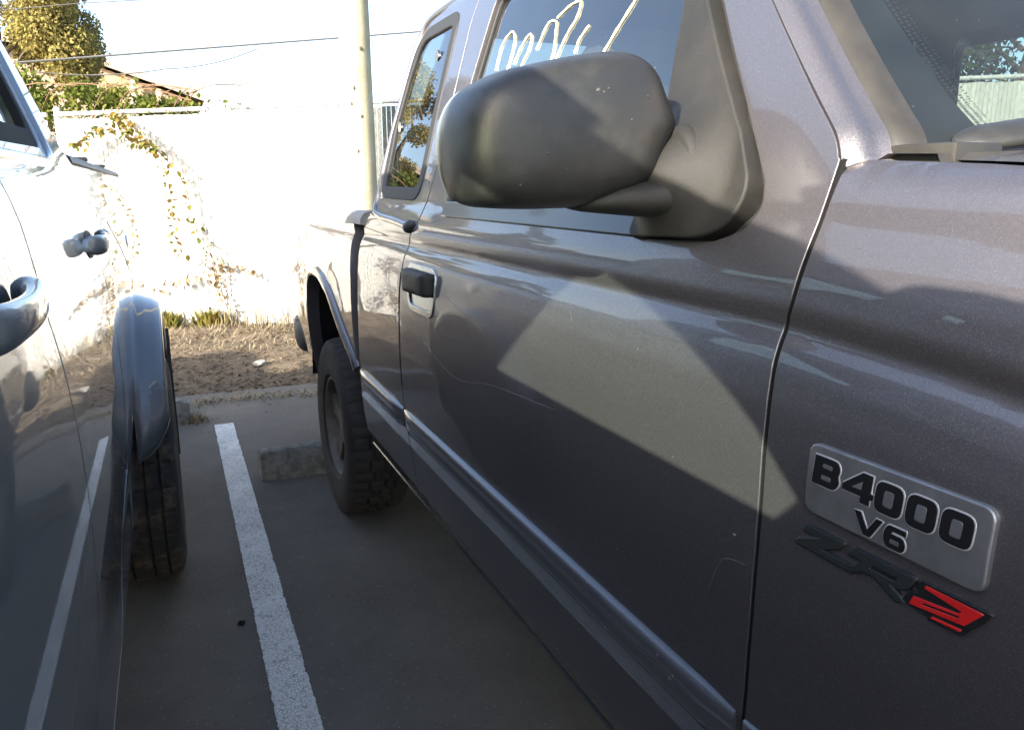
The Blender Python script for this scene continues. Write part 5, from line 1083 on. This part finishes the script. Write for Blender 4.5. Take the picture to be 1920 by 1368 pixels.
# nose
def hoodL(y): return np.interp(y, [-1.45, -1.2, -.9, -.55], [1.08, 1.16, 1.21, 1.245])
V = []; F = []
for j in range(21):
    t = j / 20
    for i in range(25):
        s = i / 24; u = 2 * s - 1; y = -.58 - .20 * (1 - u * u) + (-1.42 + .58) * t; x = -.21 + (2 * CXL + .42) * s; V.append((x, y, float(hoodL(y)) + .04 * (1 - u ** 4)))
for j in range(20):
    for i in range(24): a = j * 25 + i; F.append((a, a + 1, a + 26, a + 25))
mobj('hood', V, F, M['paint_l'], LT)
arl = [(-.55 + .46 * math.cos(a), .43 + .47 * math.sin(a)) for a in np.linspace(0, math.pi, 24)]
ffo = [(-.15, .42), (-.147, 1.0), (-.137, 1.37), (-.40, 1.285), (-.56, 1.245)] + [(y, float(hoodL(y))) for y in (-.8, -1.0, -1.2, -1.4)] + [(-1.42, .6), (-1.02, .5)] + arl[::-1]
for mi in (None, CXL): panel('front_fender', ffo, sL, 1, M['paint_l'], LT, step=.05, depth=.03, mirror=mi)
box('grille_panel', (2 * CXL + .3, -1.47, .60), (-.3, -1.36, 1.10), M['trim'], LT, .03); box('front_bumper', (2 * CXL + .15, -1.58, .45), (-.15, -1.38, .66), M['paint_l'], LT, .05, 3)
for x in (-.48, 2 * CXL + .18): box('headlight', (x, -1.46, .85), (x + .30, -1.37, 1.06), M['reflector'], LT, .03)
box('cowl_panel', (2 * CXL + .25, -.72, 1.15), (-.25, -.45, 1.235), M['trim'], LT, .01)
box('dashboard', (2 * CXL + .32, -.50, .95), (-.32, .10, 1.26), M['dash'], LT, .05, 3)
tube('steering_wheel', [(-.62 + .18 * math.cos(a), .24 + .08 * math.sin(a), 1.20 + .165 * math.sin(a)) for a in np.linspace(0, 2 * math.pi, 26)], .015, M['rubber'], LT, 8)
for x in (-.88, -1.86):
    se = box('seat', (x, .55, .70), (x + .50, 1.05, .90), M['interior'], LT, .06, 3)
    loft('seat_back', [[(x + .25 + a * .25 * w, y + b * .07, z) for a, b in ((-1, -.6), (-.8, -1), (.8, -1), (1, -.6), (1, .6), (.8, 1), (-.8, 1), (-1, .6))] for z, y, w in ((.86, 1.02, .95), (1.1, 1.07, 1.0), (1.36, 1.14, .9), (1.45, 1.17, .7))], M['interior'], se)
# left truck's own mirror (its shadow lies on the dark door)
mL = bpy.data.objects.new('side_mirror', None); mL.location = (-.20, .05, 1.36); place(mL, LT); rings = []
for s, dy in ((.92, .07), (1.0, .06), (1.0, .02), (.96, -.02), (.85, -.05), (.6, -.07), (.2, -.08), (.02, -.08)):
    rings.append([(-.115 + .155 * s * math.copysign(abs(math.cos(a)) ** .75, math.cos(a)), .02 + dy, 1.475 - .03 * math.cos(a) * s + .078 * s * math.copysign(abs(math.sin(a)) ** .7, math.sin(a))) for a in np.linspace(0, 2 * math.pi, 40, endpoint=False)])
loft('housing', rings, M['paint_l'], mL, sharp=60)
tube('arm', [(-.24, .06, 1.36), (-.18, .05, 1.38)], .03, M['trim'], mL, 12)
panel('sail_panel', [(-.10, 1.375), (.05, 1.375), (.12, 1.47), (.06, 1.47)], sL, 1, M['trim'], fdL, step=.02, off=.004)

# ================================================================== THE VAN further left (its shadow lies on the dirt)
VN = empty('parked_van', (-3.62, 2.2, 0)); tag(VN, 'white van parked beyond the silver pickup, outside the frame', 'van')
xs0, xs1 = -2.70, -4.54; sec = [(xs0 + .02, .36), (xs0 + .01, .60), (xs0, .95), (xs0 - .06, 1.20), (xs0 - .14, 1.55), (xs0 - .22, 1.70), (xs0 - .42, 1.765)]
full = sec + [(xs0 + xs1 - x, z) for x, z in sec[::-1]]
def vring(y, zs, w=1.0): return [((x + 3.62) * w - 3.62, y, .36 + (z - .36) * zs) for x, z in full]
loft('body', [vring(4.42, .93, .94), vring(4.46, .99, .98), vring(4.40, 1.0), vring(1.2, 1.0), vring(.75, .98), vring(.05, .58, .99), vring(-.7, .50, .96), vring(-.85, .40, .90)], M['van_paint'], VN, sharp=40)
for y0, y1 in ((1.05, 1.95), (2.05, 3.0), (3.1, 4.1)):
    for s in (0, 1):
        f_ = lambda x: x if s == 0 else xs0 + xs1 - x
        V = [(f_(xs0 - .065 + .004), y0, 1.22), (f_(xs0 - .065 + .004), y1, 1.22), (f_(xs0 - .135 + .006), y1 - .03, 1.52), (f_(xs0 - .135 + .006), y0 + .03, 1.52)]
        mobj('window', V, [(0, 1, 2, 3)], M['glass_rear'], VN)
for y in (-.1, 3.2):
    make_wheel(VN, xs0 - .03, .22, y, .33, 1, M['tyre'], 'rib', False); make_wheel(VN, xs1 + .03, .22, y, .33, -1, M['tyre'], 'rib', False)
